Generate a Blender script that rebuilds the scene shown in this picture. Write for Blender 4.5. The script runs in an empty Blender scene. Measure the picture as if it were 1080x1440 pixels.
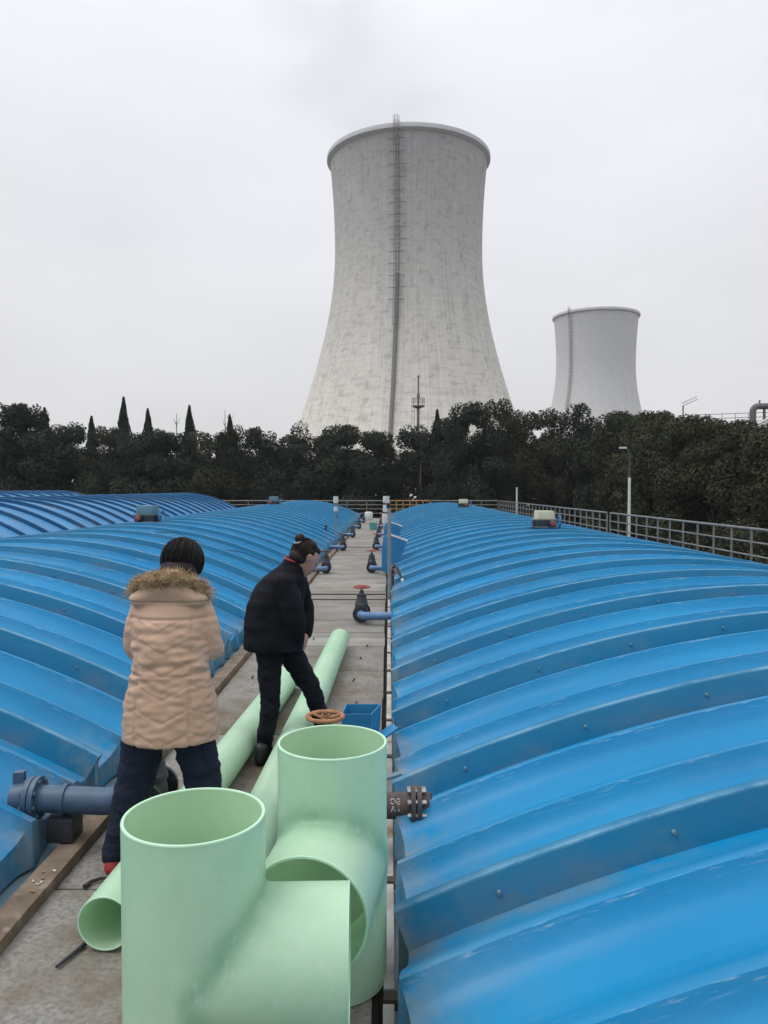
import bpy, bmesh, math, random
import numpy as np
from mathutils import Vector, Matrix, Euler
R = math.radians
PI = math.pi
random.seed(7)
sc = bpy.context.scene
col = sc.collection

# ------------------------------------------------------------------ camera, sky, sun, exposure
cam_d = bpy.data.cameras.new('camera')
cam = bpy.data.objects.new('camera', cam_d)
col.objects.link(cam)
cam_d.sensor_fit = 'VERTICAL'
cam_d.sensor_height = 24.0
cam_d.lens = 1100 / 1440 * 24
cam_d.clip_start = 0.05
cam_d.clip_end = 6000
cam.location = (0, 0, 1.8)
cam.rotation_euler = (R(90 - 1.72), 0, R(0.365))
sc.camera = cam

SUN_EL, SUN_AZ = 60, 262          # azimuth clockwise from +y: veiled sun high on the left
world = bpy.data.worlds.new('World')
sc.world = world
world.use_nodes = True
wn, wl = world.node_tree.nodes, world.node_tree.links
bg = wn['Background']
sky = wn.new('ShaderNodeTexSky')
sky.sky_type = 'NISHITA'
sky.sun_disc = False
sky.sun_elevation = R(SUN_EL)
sky.sun_rotation = R(SUN_AZ)
sky.dust_density = 6
hs = wn.new('ShaderNodeHueSaturation')
hs.inputs['Saturation'].default_value = 0.12
wl.new(sky.outputs[0], hs.inputs['Color'])
tcw = wn.new('ShaderNodeTexCoord')
sepw = wn.new('ShaderNodeSeparateXYZ')
wl.new(tcw.outputs['Generated'], sepw.inputs[0])
rampw = wn.new('ShaderNodeValToRGB')        # overcast: a little darker at the horizon, brightest overhead
e = rampw.color_ramp.elements
e[0].position = 0.0
e[0].color = (0.645, 0.64, 0.645, 1)
e[1].position = 1.0
e[1].color = (1.52, 1.54, 1.62, 1)
m1 = e.new(0.2); m1.color = (0.735, 0.742, 0.772, 1)
m3 = e.new(0.78); m3.color = (1.25, 1.27, 1.35, 1)
m2 = e.new(0.5); m2.color = (0.85, 0.865, 0.935, 1)
wl.new(sepw.outputs['Z'], rampw.inputs[0])
nzw = wn.new('ShaderNodeTexNoise')
nzw.inputs['Scale'].default_value = 2.2
nzw.inputs['Detail'].default_value = 4
mpw = wn.new('ShaderNodeMapping')
mpw.inputs['Scale'].default_value = (1, 1, 2.5)
wl.new(tcw.outputs['Generated'], mpw.inputs[0])
wl.new(mpw.outputs[0], nzw.inputs['Vector'])
mrw = wn.new('ShaderNodeMapRange')
mrw.inputs['From Min'].default_value = 0.3
mrw.inputs['From Max'].default_value = 0.7
mrw.inputs['To Min'].default_value = 9.6
mrw.inputs['To Max'].default_value = 10.9
wl.new(nzw.outputs['Fac'], mrw.inputs['Value'])
vmw = wn.new('ShaderNodeVectorMath')
vmw.operation = 'SCALE'
wl.new(rampw.outputs[0], vmw.inputs[0])
wl.new(mrw.outputs[0], vmw.inputs['Scale'])
mixw = wn.new('ShaderNodeMixRGB')
mixw.inputs['Fac'].default_value = 0.93
wl.new(hs.outputs[0], mixw.inputs['Color1'])
wl.new(vmw.outputs[0], mixw.inputs['Color2'])
wl.new(mixw.outputs[0], bg.inputs['Color'])
bg.inputs['Strength'].default_value = 0.1

sun_d = bpy.data.lights.new('sun', 'SUN')
sun = bpy.data.objects.new('sun', sun_d)
col.objects.link(sun)
sun_d.energy = 1.25
sun_d.angle = R(35)
sun_d.color = (1.0, 0.97, 0.93)
sd = Vector((math.sin(R(SUN_AZ)) * math.cos(R(SUN_EL)), math.cos(R(SUN_AZ)) * math.cos(R(SUN_EL)), math.sin(R(SUN_EL))))
sun.rotation_euler = (-sd).to_track_quat('-Z', 'Y').to_euler()

sc.view_settings.view_transform = 'Standard'
sc.view_settings.look = 'None'
sc.view_settings.exposure = 0.12
sc.view_settings.gamma = 1.0
sc.view_settings.use_curve_mapping = False
sc.render.engine = 'CYCLES'
sc.cycles.use_denoising = True
sc.cycles.max_bounces = 6
sc.cycles.diffuse_bounces = 3
sc.cycles.glossy_bounces = 3
sc.cycles.volume_bounces = 1
sc.cycles.use_adaptive_sampling = True
sc.cycles.adaptive_threshold = 0.015

# ------------------------------------------------------------------ materials
def nodes_of(m):
    return m.node_tree.nodes, m.node_tree.links

def M(name, c1, c2=None, scale=3.0, rough=0.6, rough2=None, metal=0.0, bump=0.0, bscale=40.0, coord='Object',
      stretch=(1, 1, 1), rnd=0.0, lo=0.35, hi=0.65, c3=None, s3=1.0, lo3=0.58, hi3=0.7, spec=0.5, detail=6):
    """two-colour noise + optional third stain colour + fine bump + per-object tint"""
    m = bpy.data.materials.new(name)
    m.use_nodes = True
    n, l = nodes_of(m)
    b = n['Principled BSDF']
    b.inputs['Metallic'].default_value = metal
    b.inputs['Roughness'].default_value = rough
    b.inputs['Specular IOR Level'].default_value = spec
    if coord == 'World':
        g = n.new('ShaderNodeNewGeometry'); src = g.outputs['Position']
    else:
        g = n.new('ShaderNodeTexCoord'); src = g.outputs['Object']
    mp = n.new('ShaderNodeMapping')
    mp.inputs['Scale'].default_value = stretch
    l.new(src, mp.inputs[0])
    oi = n.new('ShaderNodeObjectInfo')
    if rnd > 0:
        off = n.new('ShaderNodeVectorMath'); off.operation = 'MULTIPLY_ADD'
        l.new(oi.outputs['Random'], off.inputs[0]); off.inputs[1].default_value = (17, 31, 9)
        l.new(mp.outputs[0], off.inputs[2])
        vec = off.outputs[0]
    else:
        vec = mp.outputs[0]
    c2 = c2 or tuple(x * 0.75 for x in c1)
    nz = n.new('ShaderNodeTexNoise')
    nz.inputs['Scale'].default_value = scale; nz.inputs['Detail'].default_value = detail
    l.new(vec, nz.inputs['Vector'])
    mr = n.new('ShaderNodeMapRange')
    mr.inputs['From Min'].default_value = lo; mr.inputs['From Max'].default_value = hi
    l.new(nz.outputs['Fac'], mr.inputs['Value'])
    mx = n.new('ShaderNodeMixRGB')
    mx.inputs['Color1'].default_value = (*c1, 1); mx.inputs['Color2'].default_value = (*c2, 1)
    l.new(mr.outputs[0], mx.inputs['Fac'])
    out = mx.outputs[0]
    if c3:
        nz3 = n.new('ShaderNodeTexNoise')
        nz3.inputs['Scale'].default_value = s3; nz3.inputs['Detail'].default_value = 9; nz3.inputs['Roughness'].default_value = 0.65
        of3 = n.new('ShaderNodeVectorMath'); of3.operation = 'ADD'; of3.inputs[1].default_value = (5.3, 2.1, 7.7)
        l.new(vec, of3.inputs[0]); l.new(of3.outputs[0], nz3.inputs['Vector'])
        mr3 = n.new('ShaderNodeMapRange')
        mr3.inputs['From Min'].default_value = lo3; mr3.inputs['From Max'].default_value = hi3
        l.new(nz3.outputs['Fac'], mr3.inputs['Value'])
        mx3 = n.new('ShaderNodeMixRGB')
        mx3.inputs['Color2'].default_value = (*c3, 1)
        l.new(mr3.outputs[0], mx3.inputs['Fac']); l.new(out, mx3.inputs['Color1'])
        out = mx3.outputs[0]
    if rnd > 0:
        hsv = n.new('ShaderNodeHueSaturation')
        mrr = n.new('ShaderNodeMapRange')
        mrr.inputs['To Min'].default_value = 1 - rnd; mrr.inputs['To Max'].default_value = 1 + rnd
        l.new(oi.outputs['Random'], mrr.inputs['Value']); l.new(mrr.outputs[0], hsv.inputs['Value'])
        l.new(out, hsv.inputs['Color']); out = hsv.outputs[0]
    l.new(out, b.inputs['Base Color'])
    if rough2 is not None:
        mq = n.new('ShaderNodeMapRange')
        mq.inputs['From Min'].default_value = lo; mq.inputs['From Max'].default_value = hi
        mq.inputs['To Min'].default_value = rough; mq.inputs['To Max'].default_value = rough2
        l.new(nz.outputs['Fac'], mq.inputs['Value']); l.new(mq.outputs[0], b.inputs['Roughness'])
    if bump > 0:
        nb = n.new('ShaderNodeTexNoise')
        nb.inputs['Scale'].default_value = bscale; nb.inputs['Detail'].default_value = 5
        l.new(vec, nb.inputs['Vector'])
        bp = n.new('ShaderNodeBump')
        bp.inputs['Strength'].default_value = bump; bp.inputs['Distance'].default_value = 0.01
        l.new(nb.outputs['Fac'], bp.inputs['Height']); l.new(bp.outputs[0], b.inputs['Normal'])
    return m

def dome_material(name, base, dark, rough, crest_col, rnd=0.05):
    m = bpy.data.materials.new(name); m.use_nodes = True
    n, l = nodes_of(m); b = n['Principled BSDF']; b.inputs['Specular IOR Level'].default_value = 0.24
    g = n.new('ShaderNodeNewGeometry')
    oi = n.new('ShaderNodeObjectInfo')
    nz = n.new('ShaderNodeTexNoise'); nz.inputs['Scale'].default_value = 0.9; nz.inputs['Detail'].default_value = 7
    l.new(g.outputs['Position'], nz.inputs['Vector'])
    mx = n.new('ShaderNodeMixRGB'); mx.inputs['Color1'].default_value = (*base, 1); mx.inputs['Color2'].default_value = (*dark, 1)
    mr = n.new('ShaderNodeMapRange'); mr.inputs['From Min'].default_value = 0.35; mr.inputs['From Max'].default_value = 0.75
    l.new(nz.outputs['Fac'], mr.inputs['Value']); l.new(mr.outputs[0], mx.inputs['Fac'])
    out = mx.outputs[0]
    def attr(nm):
        a = n.new('ShaderNodeAttribute'); a.attribute_name = nm; return a.outputs['Fac']
    def layer(out, fac_a, colr, scale, lo, hi, gain, stretch=(1, 1, 1)):
        mp = n.new('ShaderNodeMapping'); mp.inputs['Scale'].default_value = stretch
        l.new(g.outputs['Position'], mp.inputs[0])
        nn = n.new('ShaderNodeTexNoise'); nn.inputs['Scale'].default_value = scale; nn.inputs['Detail'].default_value = 8
        nn.inputs['Roughness'].default_value = 0.65
        l.new(mp.outputs[0], nn.inputs['Vector'])
        r_ = n.new('ShaderNodeMapRange'); r_.inputs['From Min'].default_value = lo; r_.inputs['From Max'].default_value = hi
        r_.inputs['To Max'].default_value = gain
        l.new(nn.outputs['Fac'], r_.inputs['Value'])
        fac = r_.outputs[0]
        if fac_a is not None:
            mu = n.new('ShaderNodeMath'); mu.operation = 'MULTIPLY'
            l.new(fac, mu.inputs[0]); l.new(fac_a, mu.inputs[1]); fac = mu.outputs[0]
        x = n.new('ShaderNodeMixRGB'); x.inputs['Color2'].default_value = (*colr, 1)
        l.new(fac, x.inputs['Fac']); l.new(out, x.inputs['Color1'])
        return x.outputs[0]
    out = layer(out, attr('edge'), (0.22, 0.24, 0.22), 3.5, 0.42, 0.62, 0.75)
    out = layer(out, attr('seam'), (0.17, 0.145, 0.11), 0.9, 0.50, 0.66, 0.95, (1, 2, 2))
    out = layer(out, None, (0.10, 0.24, 0.36), 2.4, 0.52, 0.78, 0.28, (0.35, 3.5, 0.35))
    out = layer(out, None, (0.004, 0.10, 0.24), 3.1, 0.55, 0.75, 0.35, (0.25, 4, 0.25))
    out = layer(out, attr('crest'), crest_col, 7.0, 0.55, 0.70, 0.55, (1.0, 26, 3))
    out = layer(out, attr('lip'), (0.22, 0.42, 0.56), 6.0, 0.3, 0.65, 0.7)  # edge highlight put into the colour along the ribs' top front edge
    out = layer(out, None, (0.25, 0.32, 0.35), 38.0, 0.73, 0.78, 0.5)
    out = layer(out, None, (0.03, 0.14, 0.30), 1.7, 0.5, 0.8, 0.35, (0.5, 2, 1))
    hsv = n.new('ShaderNodeHueSaturation')
    mrr = n.new('ShaderNodeMapRange'); mrr.inputs['To Min'].default_value = 1 - rnd; mrr.inputs['To Max'].default_value = 1 + rnd
    l.new(oi.outputs['Random'], mrr.inputs['Value']); l.new(mrr.outputs[0], hsv.inputs['Value'])
    l.new(out, hsv.inputs['Color'])
    l.new(hsv.outputs[0], b.inputs['Base Color'])
    rr = n.new('ShaderNodeMapRange'); rr.inputs['To Min'].default_value = rough - 0.08; rr.inputs['To Max'].default_value = rough + 0.15
    l.new(nz.outputs['Fac'], rr.inputs['Value']); l.new(rr.outputs[0], b.inputs['Roughness'])
    nb = n.new('ShaderNodeTexNoise'); nb.inputs['Scale'].default_value = 2.2; nb.inputs['Detail'].default_value = 3
    l.new(g.outputs['Position'], nb.inputs['Vector'])
    bp = n.new('ShaderNodeBump'); bp.inputs['Strength'].default_value = 0.35; bp.inputs['Distance'].default_value = 0.02
    l.new(nb.outputs['Fac'], bp.inputs['Height']); l.new(bp.outputs[0], b.inputs['Normal'])
    return m

def tower_material(name, c_lo, c_hi, c_stain, ztop):
    m = bpy.data.materials.new(name); m.use_nodes = True
    n, l = nodes_of(m); b = n['Principled BSDF']; b.inputs['Roughness'].default_value = 0.9
    b.inputs['Specular IOR Level'].default_value = 0.2
    tc = n.new('ShaderNodeTexCoord'); sp = n.new('ShaderNodeSeparateXYZ'); l.new(tc.outputs['Object'], sp.inputs[0])
    at = n.new('ShaderNodeMath'); at.operation = 'ARCTAN2'; l.new(sp.outputs['X'], at.inputs[0]); l.new(sp.outputs['Y'], at.inputs[1])
    cb = n.new('ShaderNodeCombineXYZ'); l.new(at.outputs[0], cb.inputs['X'])
    zs = n.new('ShaderNodeMath'); zs.operation = 'DIVIDE'; l.new(sp.outputs['Z'], zs.inputs[0]); zs.inputs[1].default_value = ztop
    l.new(zs.outputs[0], cb.inputs['Z'])
    def noise(scale, stretch, lo, hi, detail=7, rough=0.6):
        mp = n.new('ShaderNodeMapping'); mp.inputs['Scale'].default_value = stretch; l.new(cb.outputs[0], mp.inputs[0])
        nn = n.new('ShaderNodeTexNoise'); nn.inputs['Scale'].default_value = scale; nn.inputs['Detail'].default_value = detail
        nn.inputs['Roughness'].default_value = rough
        l.new(mp.outputs[0], nn.inputs['Vector'])
        r_ = n.new('ShaderNodeMapRange'); r_.inputs['From Min'].default_value = lo; r_.inputs['From Max'].default_value = hi
        l.new(nn.outputs['Fac'], r_.inputs['Value']); return r_.outputs[0]
    def mix(a, colr, fac, k=1.0):
        x = n.new('ShaderNodeMixRGB'); x.inputs['Color2'].default_value = (*colr, 1)
        mu = n.new('ShaderNodeMath'); mu.operation = 'MULTIPLY'; mu.inputs[1].default_value = k
        l.new(fac, mu.inputs[0]); l.new(mu.outputs[0], x.inputs['Fac']); l.new(a, x.inputs['Color1']); return x.outputs[0]
    # weathered grey on the upper shell, paler bare concrete lower down, ragged boundary
    ad = n.new('ShaderNodeMath'); ad.operation = 'MULTIPLY_ADD'; l.new(noise(6, (1, 1, 3), 0, 1), ad.inputs[0]); ad.inputs[1].default_value = 0.45
    l.new(zs.outputs[0], ad.inputs[2])
    mr = n.new('ShaderNodeMapRange'); mr.inputs['From Min'].default_value = 0.35; mr.inputs['From Max'].default_value = 1.25; l.new(ad.outputs[0], mr.inputs['Value'])
    base = n.new('ShaderNodeMixRGB'); base.inputs['Color1'].default_value = (*c_lo, 1); base.inputs['Color2'].default_value = (*c_hi, 1)
    l.new(mr.outputs[0], base.inputs['Fac'])
    out = base.outputs[0]
    out = mix(out, c_stain, noise(9, (6, 1, 0.35), 0.48, 0.72, 8, 0.65), 0.45)         # run-down streaks
    out = mix(out, c_stain, noise(9, (0.9, 1, 9), 0.50, 0.70, 8, 0.65), 0.5)       # formwork lifts
    out = mix(out, c_stain, noise(5, (2, 1, 5), 0.54, 0.7, 9, 0.7), 0.65)   # blotches
    out = mix(out, (0.55, 0.54, 0.50), noise(8, (2.5, 1, 3), 0.58, 0.75, 9, 0.7), 0.4)
    wv = n.new('ShaderNodeMath'); wv.operation = 'MULTIPLY'; wv.inputs[1].default_value = 70.0; l.new(zs.outputs[0], wv.inputs[0])
    fr = n.new('ShaderNodeMath'); fr.operation = 'FRACT'; l.new(wv.outputs[0], fr.inputs[0])
    lt = n.new('ShaderNodeMath'); lt.operation = 'LESS_THAN'; lt.inputs[1].default_value = 0.22; l.new(fr.outputs[0], lt.inputs[0])
    out = mix(out, c_stain, lt.outputs[0], 0.06)
    w2 = n.new('ShaderNodeMath'); w2.operation = 'MULTIPLY'; w2.inputs[1].default_value = 18.0; l.new(at.outputs[0], w2.inputs[0])
    f2 = n.new('ShaderNodeMath'); f2.operation = 'FRACT'; l.new(w2.outputs[0], f2.inputs[0])
    l2 = n.new('ShaderNodeMath'); l2.operation = 'LESS_THAN'; l2.inputs[1].default_value = 0.2; l.new(f2.outputs[0], l2.inputs[0])
    out = mix(out, c_stain, l2.outputs[0], 0.04)
    l.new(out, b.inputs['Base Color'])
    return m

MAT = {}
MAT['dome'] = dome_material('blue_fibreglass', (0.001, 0.205, 0.42), (0.001, 0.165, 0.355), 0.36, (0.50, 0.62, 0.66))
MAT['dome_rib'] = dome_material('shaded_blue_fibreglass_rib', (0.001, 0.145, 0.285), (0.001, 0.12, 0.24), 0.5, (0.45, 0.5, 0.5))  # darker copy of the cover blue; rib-face shade put into the colour
MAT['dome_old'] = dome_material('faded_blue_fibreglass', (0.055, 0.22, 0.43), (0.03, 0.165, 0.36), 0.45, (0.45, 0.5, 0.55), 0.06)
MAT['dome_old_rib'] = dome_material('faded_blue_rib', (0.008, 0.085, 0.20), (0.007, 0.07, 0.165), 0.5, (0.2, 0.25, 0.3))
MAT['flange'] = M('blue_grey_flange', (0.10, 0.19, 0.25), (0.16, 0.22, 0.24), 4, 0.5, c3=(0.2, 0.17, 0.12), s3=5, bump=0.2, coord='World')
MAT['plank'] = M('grit_board', (0.25, 0.24, 0.215), (0.185, 0.175, 0.152), 2.2, 0.9, bump=0.5, bscale=60, coord='World', rnd=0.13,
                 c3=(0.17, 0.14, 0.105), s3=1.6, lo3=0.52, hi3=0.72, spec=0.25)
MAT['plate'] = M('grit_plate', (0.235, 0.228, 0.207), (0.155, 0.146, 0.13), 42, 0.92, bump=0.6, bscale=90, coord='World', rnd=0.05,
                 c3=(0.135, 0.105, 0.07), s3=1.9, lo3=0.46, hi3=0.66, lo=0.42, hi=0.66, spec=0.2)
MAT['gap'] = M('dark_gap', (0.02, 0.018, 0.015), None, 8, 0.95)
MAT['beam'] = M('dirty_beam', (0.20, 0.155, 0.115), (0.12, 0.092, 0.07), 9, 0.9, bump=0.5, bscale=50, coord='World', c3=(0.3, 0.26, 0.2), s3=6, spec=0.2)
MAT['kerb'] = M('pale_kerb', (0.45, 0.44, 0.41), (0.30, 0.28, 0.25), 6, 0.85, bump=0.3, coord='World', rnd=0.12, c3=(0.2, 0.13, 0.08), s3=5)
MAT['concrete'] = M('tank_concrete', (0.28, 0.27, 0.25), (0.2, 0.19, 0.17), 1.2, 0.9, bump=0.3, coord='World')
MAT['ground'] = M('yard_ground', (0.06, 0.058, 0.045), (0.035, 0.04, 0.025), 0.2, 0.95, coord='World')
MAT['green'] = M('mint_fibreglass_pipe', (0.61, 0.82, 0.62), (0.49, 0.74, 0.52), 2.2, 0.30, 0.42, coord='Object', bump=0.05, bscale=9,
                 c3=(0.62, 0.84, 0.64), s3=7, lo3=0.5, hi3=0.75, spec=0.5)
MAT['green_in'] = M('mint_pipe_inside', (0.66, 0.84, 0.62), (0.60, 0.80, 0.57), 4, 0.45, coord='Object', bump=0.1, bscale=14)
def translucent(m, k, crease_band=False):
    n, l = nodes_of(m); b = n['Principled BSDF']; src = b.inputs['Base Color'].links[0].from_socket
    if crease_band:
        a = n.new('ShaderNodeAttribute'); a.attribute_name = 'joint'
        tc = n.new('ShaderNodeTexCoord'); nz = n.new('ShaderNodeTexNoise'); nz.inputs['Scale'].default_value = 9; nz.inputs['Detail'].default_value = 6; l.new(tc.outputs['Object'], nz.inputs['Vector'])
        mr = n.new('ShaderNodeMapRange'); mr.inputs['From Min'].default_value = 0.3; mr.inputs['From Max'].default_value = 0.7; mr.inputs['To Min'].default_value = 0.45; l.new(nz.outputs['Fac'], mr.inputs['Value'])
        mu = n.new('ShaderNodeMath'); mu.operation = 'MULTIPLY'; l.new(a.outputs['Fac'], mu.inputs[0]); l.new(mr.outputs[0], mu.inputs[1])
        x = n.new('ShaderNodeMixRGB'); x.inputs['Color2'].default_value = (0.27, 0.50, 0.33, 1); l.new(mu.outputs[0], x.inputs['Fac']); l.new(src, x.inputs['Color1'])  # blotchy darker green mixed in along the branch crease
        # pale scuffs and resin runs
        mp = n.new('ShaderNodeMapping'); mp.inputs['Scale'].default_value = (3, 3, 1.2); l.new(tc.outputs['Object'], mp.inputs[0])
        n2 = n.new('ShaderNodeTexNoise'); n2.inputs['Scale'].default_value = 12; n2.inputs['Detail'].default_value = 9; n2.inputs['Roughness'].default_value = 0.7; l.new(mp.outputs[0], n2.inputs['Vector'])
        r2 = n.new('ShaderNodeMapRange'); r2.inputs['From Min'].default_value = 0.55; r2.inputs['From Max'].default_value = 0.70; r2.inputs['To Max'].default_value = 0.55; l.new(n2.outputs['Fac'], r2.inputs['Value'])
        y_ = n.new('ShaderNodeMixRGB'); y_.inputs['Color2'].default_value = (0.70, 0.85, 0.72, 1); l.new(r2.outputs[0], y_.inputs['Fac']); l.new(x.outputs[0], y_.inputs['Color1'])
        src = y_.outputs[0]; l.new(src, b.inputs['Base Color'])
    t = n.new('ShaderNodeBsdfTranslucent'); l.new(src, t.inputs['Color'])
    mx = n.new('ShaderNodeMixShader'); mx.inputs['Fac'].default_value = k
    l.new(b.outputs[0], mx.inputs[1]); l.new(t.outputs[0], mx.inputs[2]); l.new(mx.outputs[0], n['Material Output'].inputs['Surface'])
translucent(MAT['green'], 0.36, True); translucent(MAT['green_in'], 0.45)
MAT['rim'] = M('cut_edge', (0.50, 0.74, 0.54), (0.44, 0.68, 0.48), 8, 0.5)
MAT['iron'] = M('black_cast_iron', (0.018, 0.022, 0.028), (0.03, 0.035, 0.04), 14, 0.5, bump=0.3, bscale=60)
MAT['bluepipe'] = M('grey_blue_pipe', (0.10, 0.20, 0.36), (0.07, 0.15, 0.28), 7, 0.45, rnd=0.08, c3=(0.2, 0.2, 0.2), s3=6, lo3=0.6, hi3=0.75)
MAT['slatepipe'] = M('slate_pipe', (0.06, 0.11, 0.18), (0.042, 0.08, 0.135), 9, 0.5, c3=(0.17, 0.10, 0.07), s3=7, lo3=0.6, hi3=0.7)
MAT['red'] = M('red_enamel', (0.32, 0.05, 0.04), (0.22, 0.05, 0.035), 16, 0.5)
MAT['orange'] = M('rusty_orange_enamel', (0.40, 0.19, 0.08), (0.25, 0.11, 0.045), 22, 0.6, bump=0.2)
MAT['rust'] = M('dark_rust', (0.042, 0.038, 0.042), (0.085, 0.058, 0.048), 20, 0.75, bump=0.6, bscale=70, c3=(0.03, 0.03, 0.04), s3=9)
MAT['bolt'] = M('worn_zinc_bolt', (0.5, 0.5, 0.5), (0.3, 0.27, 0.24), 20, 0.4, metal=0.7)
MAT['duct'] = M('blue_duct', (0.02, 0.19, 0.38), (0.015, 0.15, 0.31), 4, 0.45, c3=(0.10, 0.2, 0.3), s3=5)
MAT['white'] = M('weathered_white', (0.62, 0.62, 0.58), (0.5, 0.5, 0.46), 8, 0.6)
MAT['cream'] = M('cream_housing', (0.58, 0.56, 0.40), (0.48, 0.46, 0.32), 6, 0.5)
MAT['tealgrey'] = M('grey_teal_housing', (0.09, 0.20, 0.25), (0.07, 0.16, 0.21), 6, 0.45)
MAT['teal'] = M('teal_plastic', (0.07, 0.32, 0.30), (0.05, 0.25, 0.24), 6, 0.5)
MAT['steel'] = M('galvanised_rail', (0.22, 0.22, 0.21), (0.15, 0.14, 0.13), 8, 0.5, metal=0.3, c3=(0.16, 0.09, 0.05), s3=4, lo3=0.6, hi3=0.72)
MAT['yellow'] = M('rusty_yellow_rail', (0.36, 0.21, 0.07), (0.25, 0.12, 0.05), 8, 0.6)
MAT['pole'] = M('grey_pole', (0.27, 0.28, 0.27), (0.2, 0.2, 0.19), 5, 0.5, metal=0.2)
MAT['darkpole'] = M('dark_pole', (0.05, 0.05, 0.055), (0.07, 0.07, 0.07), 5, 0.6)
MAT['black'] = M('black_plastic', (0.015, 0.015, 0.017), None, 8, 0.5)
MAT['coat'] = M('tan_quilted_nylon', (0.50, 0.33, 0.225), (0.45, 0.29, 0.195), 7, 0.42, 0.55, bump=0.35, bscale=26, spec=0.4)
MAT['navy'] = M('dark_navy_denim', (0.010, 0.016, 0.030), (0.016, 0.022, 0.038), 16, 0.85, bump=0.5, bscale=120, spec=0.2)
MAT['blackcloth'] = M('black_padded_cloth', (0.006, 0.0065, 0.009), (0.010, 0.0105, 0.014), 9, 0.85, bump=0.6, bscale=22, spec=0.15)
MAT['blacktrouser'] = M('black_trousers', (0.006, 0.0075, 0.011), (0.011, 0.012, 0.017), 14, 0.85, bump=0.5, bscale=40, spec=0.15)
MAT['hair'] = M('black_hair', (0.009, 0.0075, 0.0075), (0.014, 0.011, 0.010), 40, 0.55, spec=0.25)
MAT['hair2'] = M('dark_auburn_hair', (0.012, 0.008, 0.008), (0.024, 0.012, 0.012), 40, 0.55, spec=0.25)
MAT['fur'] = M('tan_fur', (0.52, 0.39, 0.25), (0.27, 0.185, 0.105), 26, 0.9, spec=0.1, lo=0.4, hi=0.6)
MAT['skin'] = M('skin', (0.42, 0.235, 0.165), (0.37, 0.195, 0.135), 18, 0.5)
MAT['redshoe'] = M('red_shoe', (0.35, 0.03, 0.025), (0.25, 0.02, 0.02), 20, 0.6)
MAT['darkshoe'] = M('dark_shoe', (0.012, 0.012, 0.014), None, 20, 0.6)
MAT['leaf'] = M('evergreen_leaf', (0.038, 0.045, 0.029), (0.023, 0.029, 0.021), 0.9, 0.7, coord='World', rnd=0.18, c3=(0.042, 0.041, 0.026), s3=0.5, spec=0.06)
MAT['leaf2'] = M('olive_leaf', (0.050, 0.054, 0.028), (0.031, 0.036, 0.021), 0.9, 0.7, coord='World', rnd=0.18, c3=(0.064, 0.059, 0.032), s3=0.5, spec=0.06)
MAT['cypress'] = M('cypress_leaf', (0.024, 0.034, 0.024), (0.015, 0.022, 0.016), 1.2, 0.75, coord='World', spec=0.06)
MAT['bark'] = M('bark', (0.06, 0.05, 0.04), (0.035, 0.03, 0.025), 5, 0.9, bump=0.5, bscale=15)
MAT['tower'] = tower_material('weathered_shell_concrete', (0.69, 0.655, 0.585), (0.33, 0.335, 0.345), (0.20, 0.195, 0.185), 97)
MAT['tower_far'] = tower_material('pale_shell_concrete', (0.56, 0.56, 0.54), (0.48, 0.485, 0.50), (0.38, 0.38, 0.39), 97)
MAT['ladder'] = M('dark_ladder_steel', (0.15, 0.15, 0.155), None, 3, 0.7)
MAT['grey_far'] = M('far_pipe_grey', (0.13, 0.13, 0.13), None, 1, 0.7)

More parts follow.
